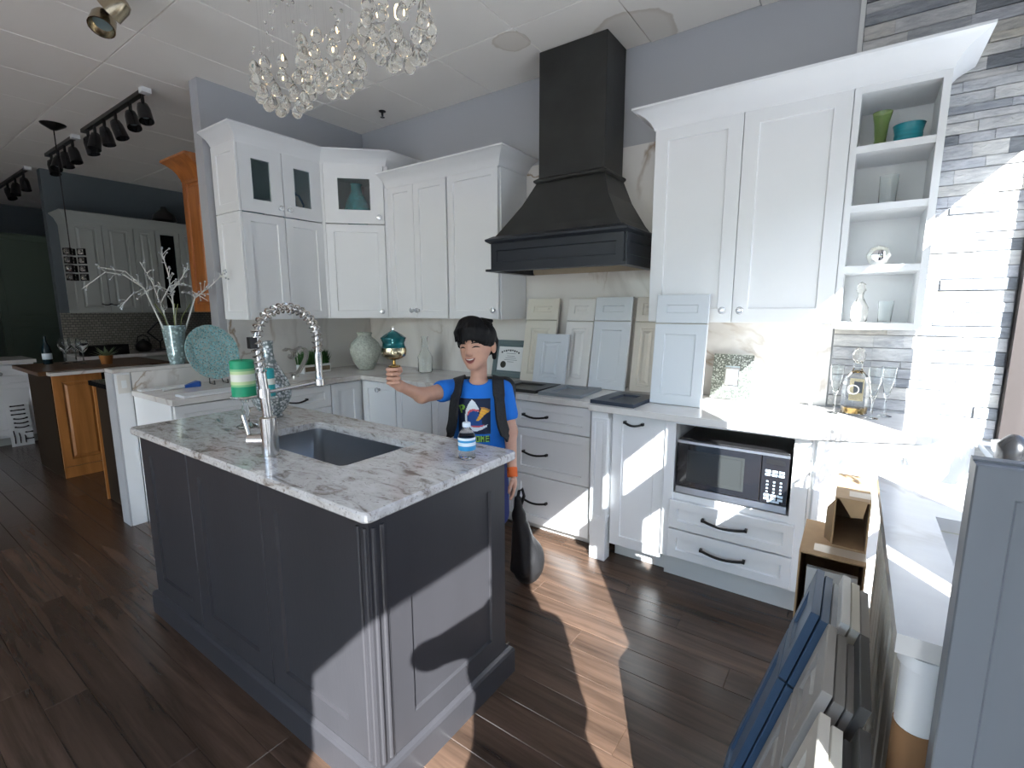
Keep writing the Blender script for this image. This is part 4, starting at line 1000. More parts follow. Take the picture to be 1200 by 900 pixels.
def cbox(name, label, x0, y0, z0, x1, y1, z1, flaps=True):
    b = thing(name, label, 'box', ((x0+x1)/2, (y0+y1)/2, z0)); t = .005
    m = MB(b); m.box(x0, y0, z0, x0+t, y1, z1); m.box(x1-t, y0, z0, x1, y1, z1); m.box(x0+t, y0, z0, x1-t, y1, z0+t); m.box(x0+t, y0, z1-t, x1-t, y1, z1); m.box(x0+t, y1-t, z0+t, x1-t, y1, z1-t)
    m.build('shell', 'cardboard', b)
    m = MB(b); m.box(x0+t, y0+.02, z0+t, x0+t+.001, y1-t, z1-t); m.box(x1-t-.001, y0+.02, z0+t, x1-t, y1-t, z1-t); m.box(x0+t, y1-t-.001, z0+t, x1-t, y1-t, z1-t); m.build('lining', 'cardboard_in', b)
    m = MB(b); m.box(x0+.04, y0+.10*(y1-y0), z1, x1-.001, y0+.30*(y1-y0), z1+.0006); m.build('tape_strip', 'tape', b)
    if flaps:
        m = MB(b); m.add([(x0, y0, z0+.01), (x0, y0, z1-.01), (x0-.02, y0-.035, z1-.03), (x0-.02, y0-.035, z0+.04)], [(0, 1, 2, 3)]); m.build('flap', 'cardboard', b, flip=False)
        m = MB(b); m.add([(x0+.01, y0, z1), (x1-.01, y0, z1), (x1-.02, y0-.012, z1-.055), (x0+.05, y0-.012, z1-.06)], [(0, 1, 2, 3)]); m.build('flap', 'cardboard', b, flip=False)
    return b
cbox('cardboard_box', 'large open cardboard box on the floor holding a white panel', 3.775, -1.27, 0, 3.962, -.96, .62, False)
cbox('cardboard_box', 'small open cardboard box stacked on the large one', 3.86, -1.17, .6212, 3.962, -.87, .80)
m = MB(); m.box(3.80, -1.24, .006, 3.945, -1.22, .555); tag(m.build('boxed_sample', 'offwhite'), 'white panel standing inside the large cardboard box', 'door sample')
def lean_sample(k, yn, yf, topx, h, m_, label, two=True, back=None, raised=False):
    # stands on its short edge, leans towards +x
    a = math.radians(15.5); z = h*math.cos(a); x0 = topx-h*math.sin(a)
    s = thing('leaning_sample', label, 'door sample', (x0, (yn+yf)/2, 0), group='door samples leaning against the sink display')
    M = Matrix.Translation((x0, yf, .004)) @ Matrix.Rotation(-PI/2, 4, 'Z') @ Matrix.Rotation(-a, 4, 'X')
    w_ = yf-yn
    if two:
        m = at(s, M); m.shaker(w_, h*.70, .019, .05, .008, 0, 0, raised); m.build('door_panel', m_, s)
        m = at(s, M); m.shaker(w_, h*.29, .019, .05, .008, 0, h*.71, raised); m.build('drawer_panel', m_, s)
        m = at(s, M); m.box(.004, -.008, .004, w_-.004, 0, h-.004); m.build('backing_board', back or m_, s)
    else:
        m = at(s, M); m.shaker(w_, h, .019, .05, .008, 0, 0, raised); m.build('door_panel', m_, s)
rows = [(-1.80, -1.555, .725, [('blue_door', 'navy', 'outermost navy blue two part sample leaning in the row by the boxes'), ('blue_door', 'navy', 'second navy blue sample leaning in the row by the boxes'), ('grey_door', 'blackpaint', 'mid grey sample behind the navy pair in the row by the boxes'), ('offwhite', 'blackpaint', 'off white sample behind the mid grey one in the row by the boxes'), ('cream', None, 'cream sample leaning in the row by the boxes'), ('taupe_light', None, 'pale taupe sample next to the display in the row by the boxes')]),
        (-2.075, -1.83, .725, [('taupe_light', None, 'outermost pale taupe sample in the middle leaning row'), ('taupe', None, 'taupe sample second in the middle leaning row'), ('taupe', 'taupe_dark', 'taupe sample third in the middle leaning row'), ('taupe_dark', None, 'dark taupe sample last in the middle leaning row')]),
        (-2.30, -2.105, .70, [('tan_door', 'blackpaint', 'outermost tan sample in the leaning row by the standing panel'), ('cream', None, 'cream sample second in the leaning row by the standing panel'), ('taupe_dark', None, 'dark taupe sample third in the leaning row by the standing panel'), ('taupe_dark', None, 'dark taupe sample last in the leaning row by the standing panel')])]
for ri, (yn, yf, h, lst) in enumerate(rows):
    for k, (mm, bk, lb0) in enumerate(lst): lean_sample(k, yn-.004*(k % 2), yf-.008*(k % 3), 3.856+(.0 if ri == 0 else .036)+k*.0202, h-.012*(k % 3)+(.0 if ri else .0), mm, lb0, True, bk, raised=(ri > 0))

# ================================================================ ceiling fixtures
crm = MB(); crm.lathe([(.001, .034), (.006, .029), (.0135, .020), (.019, .009), (.0215, -.002), (.019, -.013), (.012, -.020), (.001, -.023)], (0, 0, 0), 14); co = crm.build('crystal_drop', 'crystal', None, 80); CR = co.data; bpy.data.objects.remove(co)
bdm = MB(); bdm.lathe([(.0005, .008), (.006, .003), (.006, -.003), (.0005, -.008)], (0, 0, 0), 6); bo = bdm.build('crystal_bead', 'crystal'); BD = bo.data; bpy.data.objects.remove(bo)
pl_lab = ['crystal ball pendant over the end of the island away from the window', 'middle crystal ball pendant between the two others over the island', 'crystal ball pendant over the end of the island nearest the window']
for k, cx in enumerate((1.86, 2.19, 2.545)):
    cyy, cz, rad = -1.88, 2.365, .128
    p = thing('crystal_pendant', pl_lab[k], 'pendant light', (cx, cyy, cz), group='crystal pendants over the island')
    m = MB(p); m.lathe([(.12, H-.001), (.12, H-.02), (.105, H-.026)], (cx, cyy, 0), 28); m.build('canopy', 'chrome', p, 40)
    m = MB(p); m.lathe([(.005, .04), (.009, .03), (.009, .005), (.003, -.003)], (cx, cyy, cz+.02), 12); m.build('bulb', 'bulb', p, 50)
    for el0, cnt, rf in ((-84, 1, 1), (-58, 6, 1), (-33, 9, 1), (-8, 11, 1), (17, 9, .98)):
        for j in range(cnt):
            el = math.radians(el0+R.uniform(-5, 5)); az = (j+R.uniform(-.12, .12))*2*PI/cnt+el0; rr_ = (rad-.018)*rf
            o = bpy.data.objects.new('crystal_drop', CR); COL.objects.link(o); o.parent = p; o.rotation_euler = (R.uniform(-.1, .1), R.uniform(-.1, .1), R.uniform(0, 3))
            o.location = (rr_*math.cos(el)*math.cos(az), rr_*math.cos(el)*math.sin(az), rr_*math.sin(el)-.01)
    for j in range(34):
        az = R.uniform(0, 2*PI); zz = R.uniform(.08, .36); rr_ = math.sqrt(max(.01, 1-((zz-.2)/.22)**2))*rad*1.0*R.uniform(.5, 1)
        o = bpy.data.objects.new('crystal_bead', BD); COL.objects.link(o); o.parent = p; o.location = (rr_*math.cos(az), rr_*math.sin(az), zz); o.rotation_euler = (0, 0, R.uniform(0, 3))
    m = MB(p)
    for j in range(14):
        az = j*2*PI/14; x, y = cx+.08*math.cos(az), cyy+.08*math.sin(az); m.tube([(x, y, H-.02), (x, y, cz+.05)], .0004, 3)
    o = m.build('hanging_wires', 'chrome', p); o['kind'] = 'stuff'
def spot_head(root, p, d, r, L, mm):
    M = Matrix.Translation(p) @ Vector(d).to_track_quat('Z', 'Y').to_matrix().to_4x4()
    m = at(root, M); m.lathe([(r*.35, -.25*L), (r*.75, -.15*L), (r*.95, .1*L), (r, .5*L), (r*1.05, L*.75), (r*.95, L*.75), (r*.85, L*.5), (r*.5, .3*L)], (0, 0, 0), 20)
    h = m.build('lamp_head', mm, root, 40)
    m = at(root, M); m.lathe([(r*.8, .42*L), (r*.6, .45*L), (.001, .46*L)], (0, 0, 0), 16, cap0=False); m.build('lamp_lens', 'certframe', h, 40); return h
tw = thing('ceiling_spotlight', 'brushed metal twin spotlight on the ceiling tiles', 'spotlight', (.66, -2.05, H))
m = MB(tw); m.lathe([(.06, H-.001), (.06, H-.02), (.03, H-.028)], (.66, -2.05, 0), 20); m.tube([(.66, -2.05, H-.02), (.62, -2.06, H-.09)], .008, 8); m.tube([(.66, -2.05, H-.02), (.73, -2.04, H-.07)], .008, 8); m.build('mount', 'iron', tw, 40)
spot_head(tw, (.60, -2.065, H-.115), (.35, -.35, -.9), .055, .10, 'brass'); spot_head(tw, (.755, -2.04, H-.085), (-.55, -.5, -.6), .055, .10, 'brass')
def track(x0, x1, heads, label):
    t = thing('track_light', label, 'track light', ((x0+x1)/2, -1.52, H), group='black ceiling track lights')
    m = MB(t); m.box(min(x0, x1), -1.538, H-.03, max(x0, x1), -1.502, H-.001); m.build('track', 'iron', t)
    for i, x in enumerate(heads):
        m = MB(t); m.tube([(x, -1.52, H-.03), (x, -1.52, H-.09)], .012, 8); m.build('stem', 'iron', t)
        spot_head(t, (x, -1.52, H-.12), (R.uniform(.2, .6), R.uniform(-.5, .3), -1.2), .045, .15, 'blackplastic')
    m = MB(t); m.box(max(x0, x1)-.03, -1.55, H-.035, max(x0, x1)+.03, -1.49, H-.001); m.build('end_feed', 'paper', t)
track(-.50, -1.92, (-.56, -.80, -1.12, -1.38, -1.62, -1.80), 'black track light with six heads closest to the blue grey stub wall')
track(-2.15, -3.1, (-2.25, -2.5, -2.72, -2.95), 'black track light beside the hanging cage pendant')
track(-3.9, -5.4, (-4.1, -4.5, -4.9), 'black track light deep in the dim room')
sp = thing('fire_sprinkler', 'small dark fire sprinkler head in the ceiling near the corner cabinet', 'sprinkler', (.577, -.249, H))
m = MB(sp); m.lathe([(.028, H-.0005), (.028, H-.006), (.02, H-.01)], (.577, -.249, 0), 16); m.build('escutcheon', 'iron', sp, 40)
m = MB(sp); m.lathe([(.009, H-.008), (.009, H-.035), (.004, H-.038), (.004, H-.045), (.018, H-.047), (.018, H-.05)], (.577, -.249, 0), 12); m.build('nozzle', 'iron', sp, 40)
pd = thing('cage_pendant', 'pendant of stacked dark square rings with glass drops on a long cord', 'pendant light', (-1.96, -1.71, 1.7))
m = MB(pd); m.lathe([(.09, H-.001), (.085, H-.01), (.02, H-.05)], (-1.96, -1.71, 0), 20); m.build('canopy', 'iron', pd, 40)
m = MB(pd); m.tube([(-1.96, -1.71, H-.04), (-1.96, -1.71, 1.98)], .005, 6); m.build('cord', 'iron', pd)
for k in range(4):
    zz = 1.70+k*.075
    for cx, cyy in ((-1.96, -1.74), (-1.93, -1.65), (-2.02, -1.70)):
        m = at(pd, TR((cx-.035, cyy, zz), .5)); m.frame(.07, .06, .02, .008); m.build('square_ring', 'iron', pd)
        o = bpy.data.objects.new('glass_drop', CR); COL.objects.link(o); o.parent = pd; o.location = Vector((cx, cyy, zz+.03))-ORI[pd.name]

# ================================================================ the dim room on the left
uc2 = thing('upper_cabinet', 'white raised panel upper cabinet with a dark glass door in the dim room', 'cabinet', (-3.68, -.5, 1.40))
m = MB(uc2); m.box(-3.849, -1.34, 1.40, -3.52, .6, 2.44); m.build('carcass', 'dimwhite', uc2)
MF = TR((-3.52, 0, 0), PI/2)
door(uc2, MF, -1.335, 1.405, .30, 1.03, 'dimwhite', raised=True, pl=(.26, .10, .08)); door(uc2, MF, -1.03, 1.405, .30, 1.03, 'dimwhite', raised=True, pl=(.04, .10, .08)); door(uc2, MF, -.72, 1.405, .22, 1.03, 'dimwhite', raised=True)
door(uc2, MF, -.49, 1.405, .26, 1.03, 'dimwhite', glass=True, rail=.05); door(uc2, MF, -.22, 1.405, .40, 1.03, 'dimwhite', raised=True)
m = MB(uc2); m.box(-3.53, -.44, 1.46, -3.5195, -.28, 2.38); m.build('dark_interior', 'blackplastic', uc2)
crown(uc2, [(-3.849, -1.34), (-3.50, -1.34), (-3.50, .6)], crownprof(2.42, 2.54, .07), 'dimwhite', 0, 2)
m = MB(); m.box(-3.8495, -1.43, .915, -3.842, .6, 1.399); tag(m.build('tile_backsplash', 'smalltile'), 'small beige mosaic tile backsplash under the dim white cabinets', 'backsplash')
fb = thing('base_cabinet', 'white base with a pale counter along the tiled far wall', 'cabinet', (-3.5, -.4, 0))
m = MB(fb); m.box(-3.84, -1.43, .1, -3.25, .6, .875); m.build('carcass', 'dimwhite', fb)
m = MB(fb); m.box(-3.841, -1.45, .876, -3.20, .6, .912); m.build('counter', 'quartz', fb)
for y0 in (-1.42, -.95, -.48): door(fb, TR((-3.25, 0, 0), PI/2), y0, .12, .455, .74, 'dimwhite', kn=(.23, .68))
gc = thing('tall_cabinet', 'tall grey green cabinet standing in the dim recess', 'cabinet', (-5.2, -1.4, 0))
m = MB(gc); m.box(-5.5, -1.75, 0, -5.0, -1.02, 2.40); m.build('carcass', 'greencab', gc)
door(gc, TR((-5.0, 0, 0), PI/2), -1.74, 1.30, .71, 1.08, 'greencab'); door(gc, TR((-5.0, 0, 0), PI/2), -1.74, .12, .71, 1.15, 'greencab')
wb_ = thing('base_cabinet', 'white base carrying the handle display board in the dim room', 'cabinet', (-3.7, -2.1, 0))
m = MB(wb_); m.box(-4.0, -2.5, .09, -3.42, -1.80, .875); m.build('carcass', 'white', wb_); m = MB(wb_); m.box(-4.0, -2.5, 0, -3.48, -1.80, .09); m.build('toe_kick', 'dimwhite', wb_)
door(wb_, TR((-3.42, 0, 0), PI/2), -2.49, .12, .685, .55, 'white'); door(wb_, TR((-3.42, 0, 0), PI/2), -2.49, .69, .685, .17, 'white', name='drawer', kn=(.42, .085))
m = MB(wb_); m.box(-4.02, -2.52, .876, -3.38, -1.78, .912); m.build('counter', 'quartz', wb_)
hb = thing('handle_board', 'white display board of dark cabinet pulls leaning on the white base', 'display board', (-3.36, -1.97, 0))
MHB = TR((-3.335, -2.075, 0), PI/2) @ Matrix.Rotation(math.radians(-5), 4, 'X')
m = at(hb, MHB); m.box(0, -.01, .0, .175, 0, .46); m.build('board', 'paper', hb)
for k in range(6): pull(hb, MHB, .085+.012*(k > 2), .43-.045*k, .10, -.01, 'iron', .0 if k < 3 else .008)
for k in range(3): m = at(hb, MHB); m.bar([(.03+.04*k, -.014, .03), (.032+.04*k, -.02, .10), (.028+.04*k, -.014, .17-.03*k)], .004, .006, (0, 1, 0)); m.build('pull_handle', 'iron', hb)
for k in range(2): pull(hb, MHB, .145, .07+.07*k, .05, -.01, 'iron', 0)
pn = thing('wood_peninsula', 'honey wood peninsula with raised panel door and dark end', 'cabinet', (-1.95, -1.7, 0))
m = MB(pn); m.box(-2.35, -2.04, 0, -1.60, -1.20, .90); m.build('body', 'darkwood', pn)
door(pn, TR((-1.60, 0, 0), PI/2), -2.035, .10, .33, .79, 'honeywood', raised=True, rail=.06)
m = at(pn, TR((-1.60, 0, 0), PI/2)); m.box(-2.035, -.018, .0, -1.705, 0, .095); m.build('kick_board', 'honeywood', pn)
m = MB(pn); m.box(-2.45, -2.12, .901, -1.55, -1.15, .935); m.build('wood_top', 'butcher', pn, bevel=.004)
m = MB(pn); m.box(-1.549, -2.07, .905, -1.42, -1.35, .93); m.build('stone_edge', 'quartz', pn)
dk = thing('dark_wood_base', 'very dark wood base backing onto the half wall', 'cabinet', (-.4, -1.6, 0))
m = MB(dk); m.box(-.72, -1.97, 0, -.1325, -1.2, .885); m.build('body', 'darkwood', dk); m = MB(dk); m.box(-.76, -2.0, .886, -.1325, -1.2, .92); m.build('counter', 'blackgloss', dk)
m = MB(dk); m.box(-.735, -1.985, 0, -.715, -1.965, .885); m.build('corner_bead', 'honeywood', dk)
rw = thing('upper_cabinet', 'reddish wood upper cabinet with crown on the dim side of the stub wall', 'cabinet', (-.29, -.8, 1.42))
m = MB(rw); m.box(-.45, -1.34, 1.42, -.1205, -.3, 2.44); m.build('carcass', 'redwood', rw)
m = at(rw, TR((-.455, -1.34, 0))); m.shaker(.334, 1.02, .018, .06, .010, 0, 1.42, True); m.build('end_panel', 'redwood', rw)
crown(rw, [(-.45, -.3), (-.45, -1.358), (-.1205, -1.358)], crownprof(2.40, 2.55, .10), 'redwood', 0, 2)
for nm, lb0, x, y, z, prof, mm in (('dark_bottle', 'dark bottle with a pale label on the wood peninsula', -2.30, -1.90, .9355, [(.034, 0), (.036, .005), (.036, .13), (.026, .17), (.013, .2), (.012, .255), (.014, .26)], 'bottle_dark'),):
    v = thing(nm, lb0, 'bottle', (x, y, z)); m = MB(v); m.lathe(prof, (x, y, z), 20); m.build('bottle_body', mm, v, 50)
    m = MB(v); m.lathe([(.0365, .045), (.0365, .10)], (x, y, z), 20, False, False); m.build('paper_label', 'labelwhite', v, 50); m = MB(v); m.lathe([(.027, .165), (.02, .182)], (x, y, z), 20, False, False); m.build('neck_label', 'labelwhite', v, 50)
WG = [(.035, 0), (.035, .003), (.006, .008), (.004, .10), (.03, .125), (.048, .165), (.046, .205), (.036, .24), (.034, .24), (.044, .2), (.045, .165), (.0, .118)]
for x, y, lb0 in ((-2.2, -1.79, 'stemmed wine glass by the dark bottle on the peninsula'), (-2.05, -1.70, 'stemmed wine glass by the leafy bundle on the peninsula'), (-2.28, -1.70, 'stemmed wine glass at the rear of the peninsula')): decor_glass(x, y, .9355, lb0, WG, nm='wine_glass', cat='glass', grp='wine glasses on the peninsula')
v = thing('wooden_cup', 'small wooden cup with green leaves on the peninsula', 'cup', (-1.86, -1.58, .9355))
m = MB(v); m.lathe([(.04, 0), (.055, .08), (.05, .08), (.035, .01)], (-1.86, -1.58, .9355), 18); m.build('cup', 'honeywood', v, 50)
m = MB(v)
for k in range(40):
    a = R.uniform(0, 6.28); l = R.uniform(.06, .16); d = Vector((math.cos(a), math.sin(a), R.uniform(.1, 1.1))).normalized()*l; p = Vector((-1.86, -1.58, 1.0)); s_ = d.cross(Vector((0, 0, 1))).normalized()*.010
    m.add([tuple(p), tuple(p+d*.5+s_), tuple(p+d), tuple(p+d*.5-s_)], [(0, 1, 2, 3)])
o = m.build('leaves', 'leafpale', v, flip=False); o['kind'] = 'stuff'
m = MB(); m.box(-3.45, -.98, .9125, -3.25, -1.40, 1.03); tag(m.build('black_tray', 'blackplastic'), 'long black box tray on the far pale counter', 'tray')
v = thing('diamond_stand', 'dark diamond shaped ring ornament on the far counter', 'ornament', (-3.55, -.55, .9125))
m = MB(v); s_ = .13; m.tube([(-3.55, -.55+a*s_, 1.15+b*s_) for a, b in ((0, -1), (1, 0), (0, 1), (-1, 0))], .012, 6, True); m.tube([(-3.55, -.55, .92), (-3.55, -.55, 1.02)], .01, 6); m.lathe([(.06, .913), (.06, .925), (.02, .93)], (-3.55, -.55, 0), 14); m.build('ring', 'iron', v)
v = thing('kettle', 'dark round kettle on the far pale counter', 'kettle', (-3.5, -.75, .9125))
m = MB(v); m.lathe([(.06, 0), (.085, .03), (.09, .08), (.06, .13), (.02, .145), (.015, .16)], (-3.5, -.75, .9125), 20); m.build('pot', 'iron', v, 50)
m = MB(v); m.tube([(-3.5, -.82, 1.03), (-3.5, -.80, 1.10), (-3.5, -.75, 1.12), (-3.5, -.70, 1.10), (-3.5, -.68, 1.03)], .007, 6); m.build('handle', 'iron', v)
m = MB(); m.lathe([(.08, 0), (.14, .05), (.12, .12), (.05, .18), (.03, .22)], (-3.68, -.30, 2.541), 16); tag(m.build('dark_urn', 'iron', smooth=50), 'dark squat urn on top of the dim white cabinets', 'urn')
# ================================================================ people
BO, BR = Vector((2.43, -1.34, -.0)), math.atan2(.564, .826)
boy = thing('person', 'boy in a blue shark print shirt raising a footed jar in one hand', 'person', BO, BR)
HY, HRo, NP = math.radians(-20), math.radians(-5), Vector((0, .0, 1.17))
HM = Matrix.Translation(NP) @ Matrix.Rotation(HY, 4, 'Z') @ Matrix.Rotation(HRo, 4, 'Y') @ Matrix.Translation(-NP)
hr3 = lambda p: tuple(HM @ Vector(p))
K = lambda k: dict(k=k)
shR, elR, wrR, fi = (-.112, .0, 1.066), (-.238, -.165, 1.062), (-.308, -.262, 1.120), (-.322, -.292, 1.168)
shL, elL, wrL, haL = (.116, .0, 1.06), (.150, -.03, .865), (.160, -.105, .69), (.158, -.125, .625)
body = [('e', (0, .0, .72), (.118, .085, .09)), ('e', (0, 0, .85), (.10, .07, .14)), ('e', (0, .002, .99), (.108, .074, .11)), ('c', (-.08, .003, 1.06), (.08, .003, 1.06), .040, .040),
        ('c', (0, .008, 1.05), hr3((0, .012, 1.20)), .041, .038, K(.02))]
for s in (-1, 1):
    body += [('c', (s*.062, 0, .70), (s*.068, -.012, .39), .066, .046), ('c', (s*.068, -.012, .39), (s*.072, .01, .09), .044, .03), ('c', (s*.072, .02, .05), (s*.08, -.10, .035), .032, .028)]
body += [('c', shR, elR, .041, .032), ('c', elR, wrR, .031, .021), ('c', shL, elL, .041, .032), ('c', elL, wrL, .031, .021)]
# head
head = [('e', hr3((0, .014, 1.298)), (.081, .092, .086), K(.02)), ('e', hr3((0, -.020, 1.250)), (.068, .066, .068), K(.02)), ('e', hr3((0, -.034, 1.205)), (.047, .046, .040), K(.025)), ('c', hr3((-.008, -.058, 1.180)), hr3((.008, -.058, 1.180)), .018, .018, K(.02)),
        ('c', hr3((0, -.082, 1.270)), hr3((0, -.094, 1.242)), .007, .0115, K(.012)), ('c', hr3((-.011, -.086, 1.238)), hr3((.011, -.086, 1.238)), .0075, .0075, K(.008)),
        ('e', hr3((-.080, .012, 1.256)), (.010, .018, .027), K(.006)), ('e', hr3((.082, .012, 1.256)), (.012, .019, .028), K(.006))]
body += head
# raised right hand: palm and five curled fingers round the jar's stem
jx, jy = -.319, -.300
body += [('e', (-.335, -.283, 1.160), (.017, .024, .038), K(.012)), ('c', wrR, (-.333, -.28, 1.145), .021, .022, K(.014))]
for i, (z, l) in enumerate(((1.196, .0), (1.178, .004), (1.160, .002), (1.142, -.004))):
    q = [(-.346, -.298, z), (-.342, -.320, z), (-.320, -.330-l, z+.001), (-.300, -.320, z+.001), (-.300, -.304, z)]
    for a, b in zip(q, q[1:]): body.append(('c', a, b, .0080, .0076, K(.0012)))
for a, b, r0, r1 in (((-.325, -.268, 1.165), (-.304, -.274, 1.186), .0115, .0105), ((-.304, -.274, 1.186), (-.296, -.300, 1.198), .0100, .009)): body.append(('c', a, b, r0, r1, K(.006)))
# relaxed left hand
body += [('e', (.169, -.122, .645), (.014, .026, .036), K(.012))]
for i, (dy, l) in enumerate(((-.022, .040), (-.008, .046), (.006, .044), (.018, .034))):
    a = (.168, -.122+dy, .618); b = (.163, -.126+dy, .618-l*.55); c = (.152, -.128+dy, .618-l); body += [('c', a, b, .0078, .0072, K(.003)), ('c', b, c, .0072, .006, K(.003))]
body += [('c', (.160, -.142, .662), (.150, -.158, .636), .009, .008, K(.006)), ('c', (.150, -.158, .636), (.146, -.160, .612), .008, .0065, K(.003))]
sdf_mesh('body', body, .0038, 'skin', boy, .022)
def face_pt(a, z, off=.0):
    o = np.array(hr3((a, -.16, z))); d = np.array(hr3((a, 0, z)))-o; d /= np.linalg.norm(d); t = 0.
    for _ in range(60):
        f = float(field(head, (o+d*t)[None, :], .02)[0]); t += max(f*.8, .0002)
        if f < .0003: break
    return tuple(o+d*(t-off))
for s in (-1, 1):
    m = MB(boy); m.tube([face_pt(s*.033+a*.0165, 1.264+.005*(1-a*a), .0008) for a in (-1, -.5, 0, .5, 1)], [.001, .0028, .0034, .0028, .001], 6); m.build('eye', 'hair', boy, 60)
    m = MB(boy); m.tube([face_pt(s*.034+a*.021, 1.283+.004*(1-a*a), .0005) for a in (-1, -.5, 0, .5, 1)], [.001, .0028, .0032, .0028, .001], 6); m.build('eyebrow', 'hair', boy, 60)
up_ = lambda a: 1.2135+.0045*a*a
lo_ = lambda a: 1.194+.024*a*a
m = MB(boy); N = 12; gr = {}
for i in range(N+1):
    a = -1+2*i/N
    for j in range(5):
        z = lo_(a)+(up_(a)-lo_(a))*j/4 if up_(a) > lo_(a) else up_(a)
        gr[(i, j)] = len(m.v); m.v.append(face_pt(a*.027, z, .0012))
for i in range(N):
    for j in range(4): m.f.append((gr[(i, j)], gr[(i+1, j)], gr[(i+1, j+1)], gr[(i, j+1)])); m.mi.append(1 if j == 3 and 1 < i < N-2 else 0)
m.build('mouth', ['skin_dark', 'tooth'], boy, None, flip=False)
m = MB(boy); m.tube([face_pt(a*.027, up_(a)+.002, .0) for a in (-1, -.6, -.2, .2, .6, 1)], [.0008, .0018, .0022, .0022, .0018, .0008], 6); m.build('upper_lip', 'lip', boy, 60)
m = MB(boy); m.tube([face_pt(a*.027, min(lo_(a), up_(a))-.002, .0) for a in (-.9, -.6, -.2, .2, .6, .9)], [.0008, .002, .003, .003, .002, .0008], 6); m.build('lower_lip', 'lip', boy, 60)
hair = [('e', hr3((0, .012, 1.312)), (.095, .105, .082), K(.02)), ('e', hr3((0, .055, 1.275)), (.080, .06, .065), K(.02)), ('c', hr3((-.070, -.012, 1.31)), hr3((-.084, -.006, 1.272)), .018, .009), ('c', hr3((.070, -.012, 1.31)), hr3((.084, -.006, 1.276)), .018, .009),
        ('c', hr3((.074, .045, 1.28)), hr3((.064, .05, 1.205)), .020, .010), ('c', hr3((-.074, .045, 1.28)), hr3((-.064, .05, 1.205)), .020, .010),
        ('e-', hr3((0, -.085, 1.228)), (.079, .074, .072), K(.008))]
for i in range(13):
    a = (i-6)/6.; l = R.uniform(-.010, .010)
    q0, q1, q2 = hr3((a*.045, -.045, 1.392-.012*a*a)), hr3((a*.074, -.082+.038*a*a, 1.350-.014*a*a)), hr3((a*.080-.006, -.090+.050*a*a, 1.292-.006*a*a+l)); hair += [('c', q0, q1, .014, .014, K(.012)), ('c', q1, q2, .014, .003, K(.004))]
for i in range(10):
    a = R.uniform(0, 6.28); hair.append(('c', hr3((.03*math.cos(a), .02+.03*math.sin(a), 1.378)), hr3((.074*math.cos(a), .02+.08*math.sin(a), 1.37+R.uniform(-.012, .012))), .016, .006, K(.012)))
sdf_mesh('hair', hair, .0042, 'hair', boy, .015)
slR = tuple(np.array(shR)+(np.array(elR)-np.array(shR))*.40); slL = tuple(np.array(shL)+(np.array(elL)-np.array(shL))*.58)
shirt = [('e', (0, -.002, .80), (.126, .092, .10)), ('e', (0, -.004, .90), (.116, .088, .13)), ('e', (0, -.002, 1.0), (.118, .088, .105)), ('c', (-.085, .003, 1.058), (.085, .003, 1.058), .050, .050, K(.03)),
         ('c', shR, slR, .047, .051, K(.02)), ('c', shL, slL, .047, .051, K(.02)), ('e-', (0, -.015, 1.128), (.054, .062, .044), K(.006)), ('b-', (0, 0, .60), (.3, .3, .145), .005, K(.006))]
for s in (-1, 1):
    a, b = (shR, elR) if s < 0 else (shL, elL); sl_ = slR if s < 0 else slL; d = np.array(b)-np.array(a); d = d/np.linalg.norm(d)
    shirt.append(('c-', tuple(np.array(sl_)+d*.055), tuple(np.array(sl_)+d*.075), .046, .046, K(.006)))
for i in range(5): shirt.append(('c', (-.06+.03*i, -.088, .77), (-.05+.028*i, -.088, .86), .006, .004, K(.02)))
sdf_mesh('t_shirt', shirt, .005, 'shirt', boy, .04)
# printed picture on the shirt front, laid cell by cell on the cloth
def in_poly(u, v, P):
    c = False; n = len(P)
    for i in range(n):
        x1, y1 = P[i]; x2, y2 = P[i-1]
        if (y1 > v) != (y2 > v) and u < (x2-x1)*(v-y1)/(y2-y1)+x1: c = not c
    return c
Z = lambda l: [((x-175)/265., 1-(y-195)/365.) for x, y in l]
SH = Z([(290, 203), (322, 240), (350, 300), (345, 330), (300, 310), (268, 330), (252, 370), (250, 430), (265, 470), (300, 490), (350, 490), (415, 465), (408, 490), (370, 515), (330, 532), (290, 528), (262, 505), (240, 470), (232, 400), (238, 320), (262, 250)])
MO = Z([(300, 312), (340, 330), (352, 370), (370, 420), (375, 470), (340, 488), (290, 480), (260, 450), (254, 400), (262, 345)])
RD = Z([(300, 300), (345, 308), (352, 330), (338, 326), (300, 318), (272, 338), (258, 372), (250, 372), (258, 330), (275, 308)])
RD2 = Z([(268, 468), (300, 476), (350, 474), (392, 462), (380, 482), (340, 492), (290, 488)])
PZ = Z([(322, 422), (345, 370), (368, 292), (400, 300), (434, 326), (390, 365), (350, 420)])
CRU = Z([(360, 285), (390, 282), (438, 312), (434, 330), (400, 308), (366, 298)])
G_ = Z([(180, 275), (215, 258), (235, 275), (225, 310), (200, 318), (205, 300), (218, 285), (205, 276), (195, 285), (212, 345), (200, 345)])
FONT = {'S': '111100111001111', 'O': '111101101101111', 'M': '101111111101101', 'E': '111100111100111'}
nu, nv = 46, 78; U0, U1, V0, V1 = -.090, .060, .832, 1.036
cell = {}
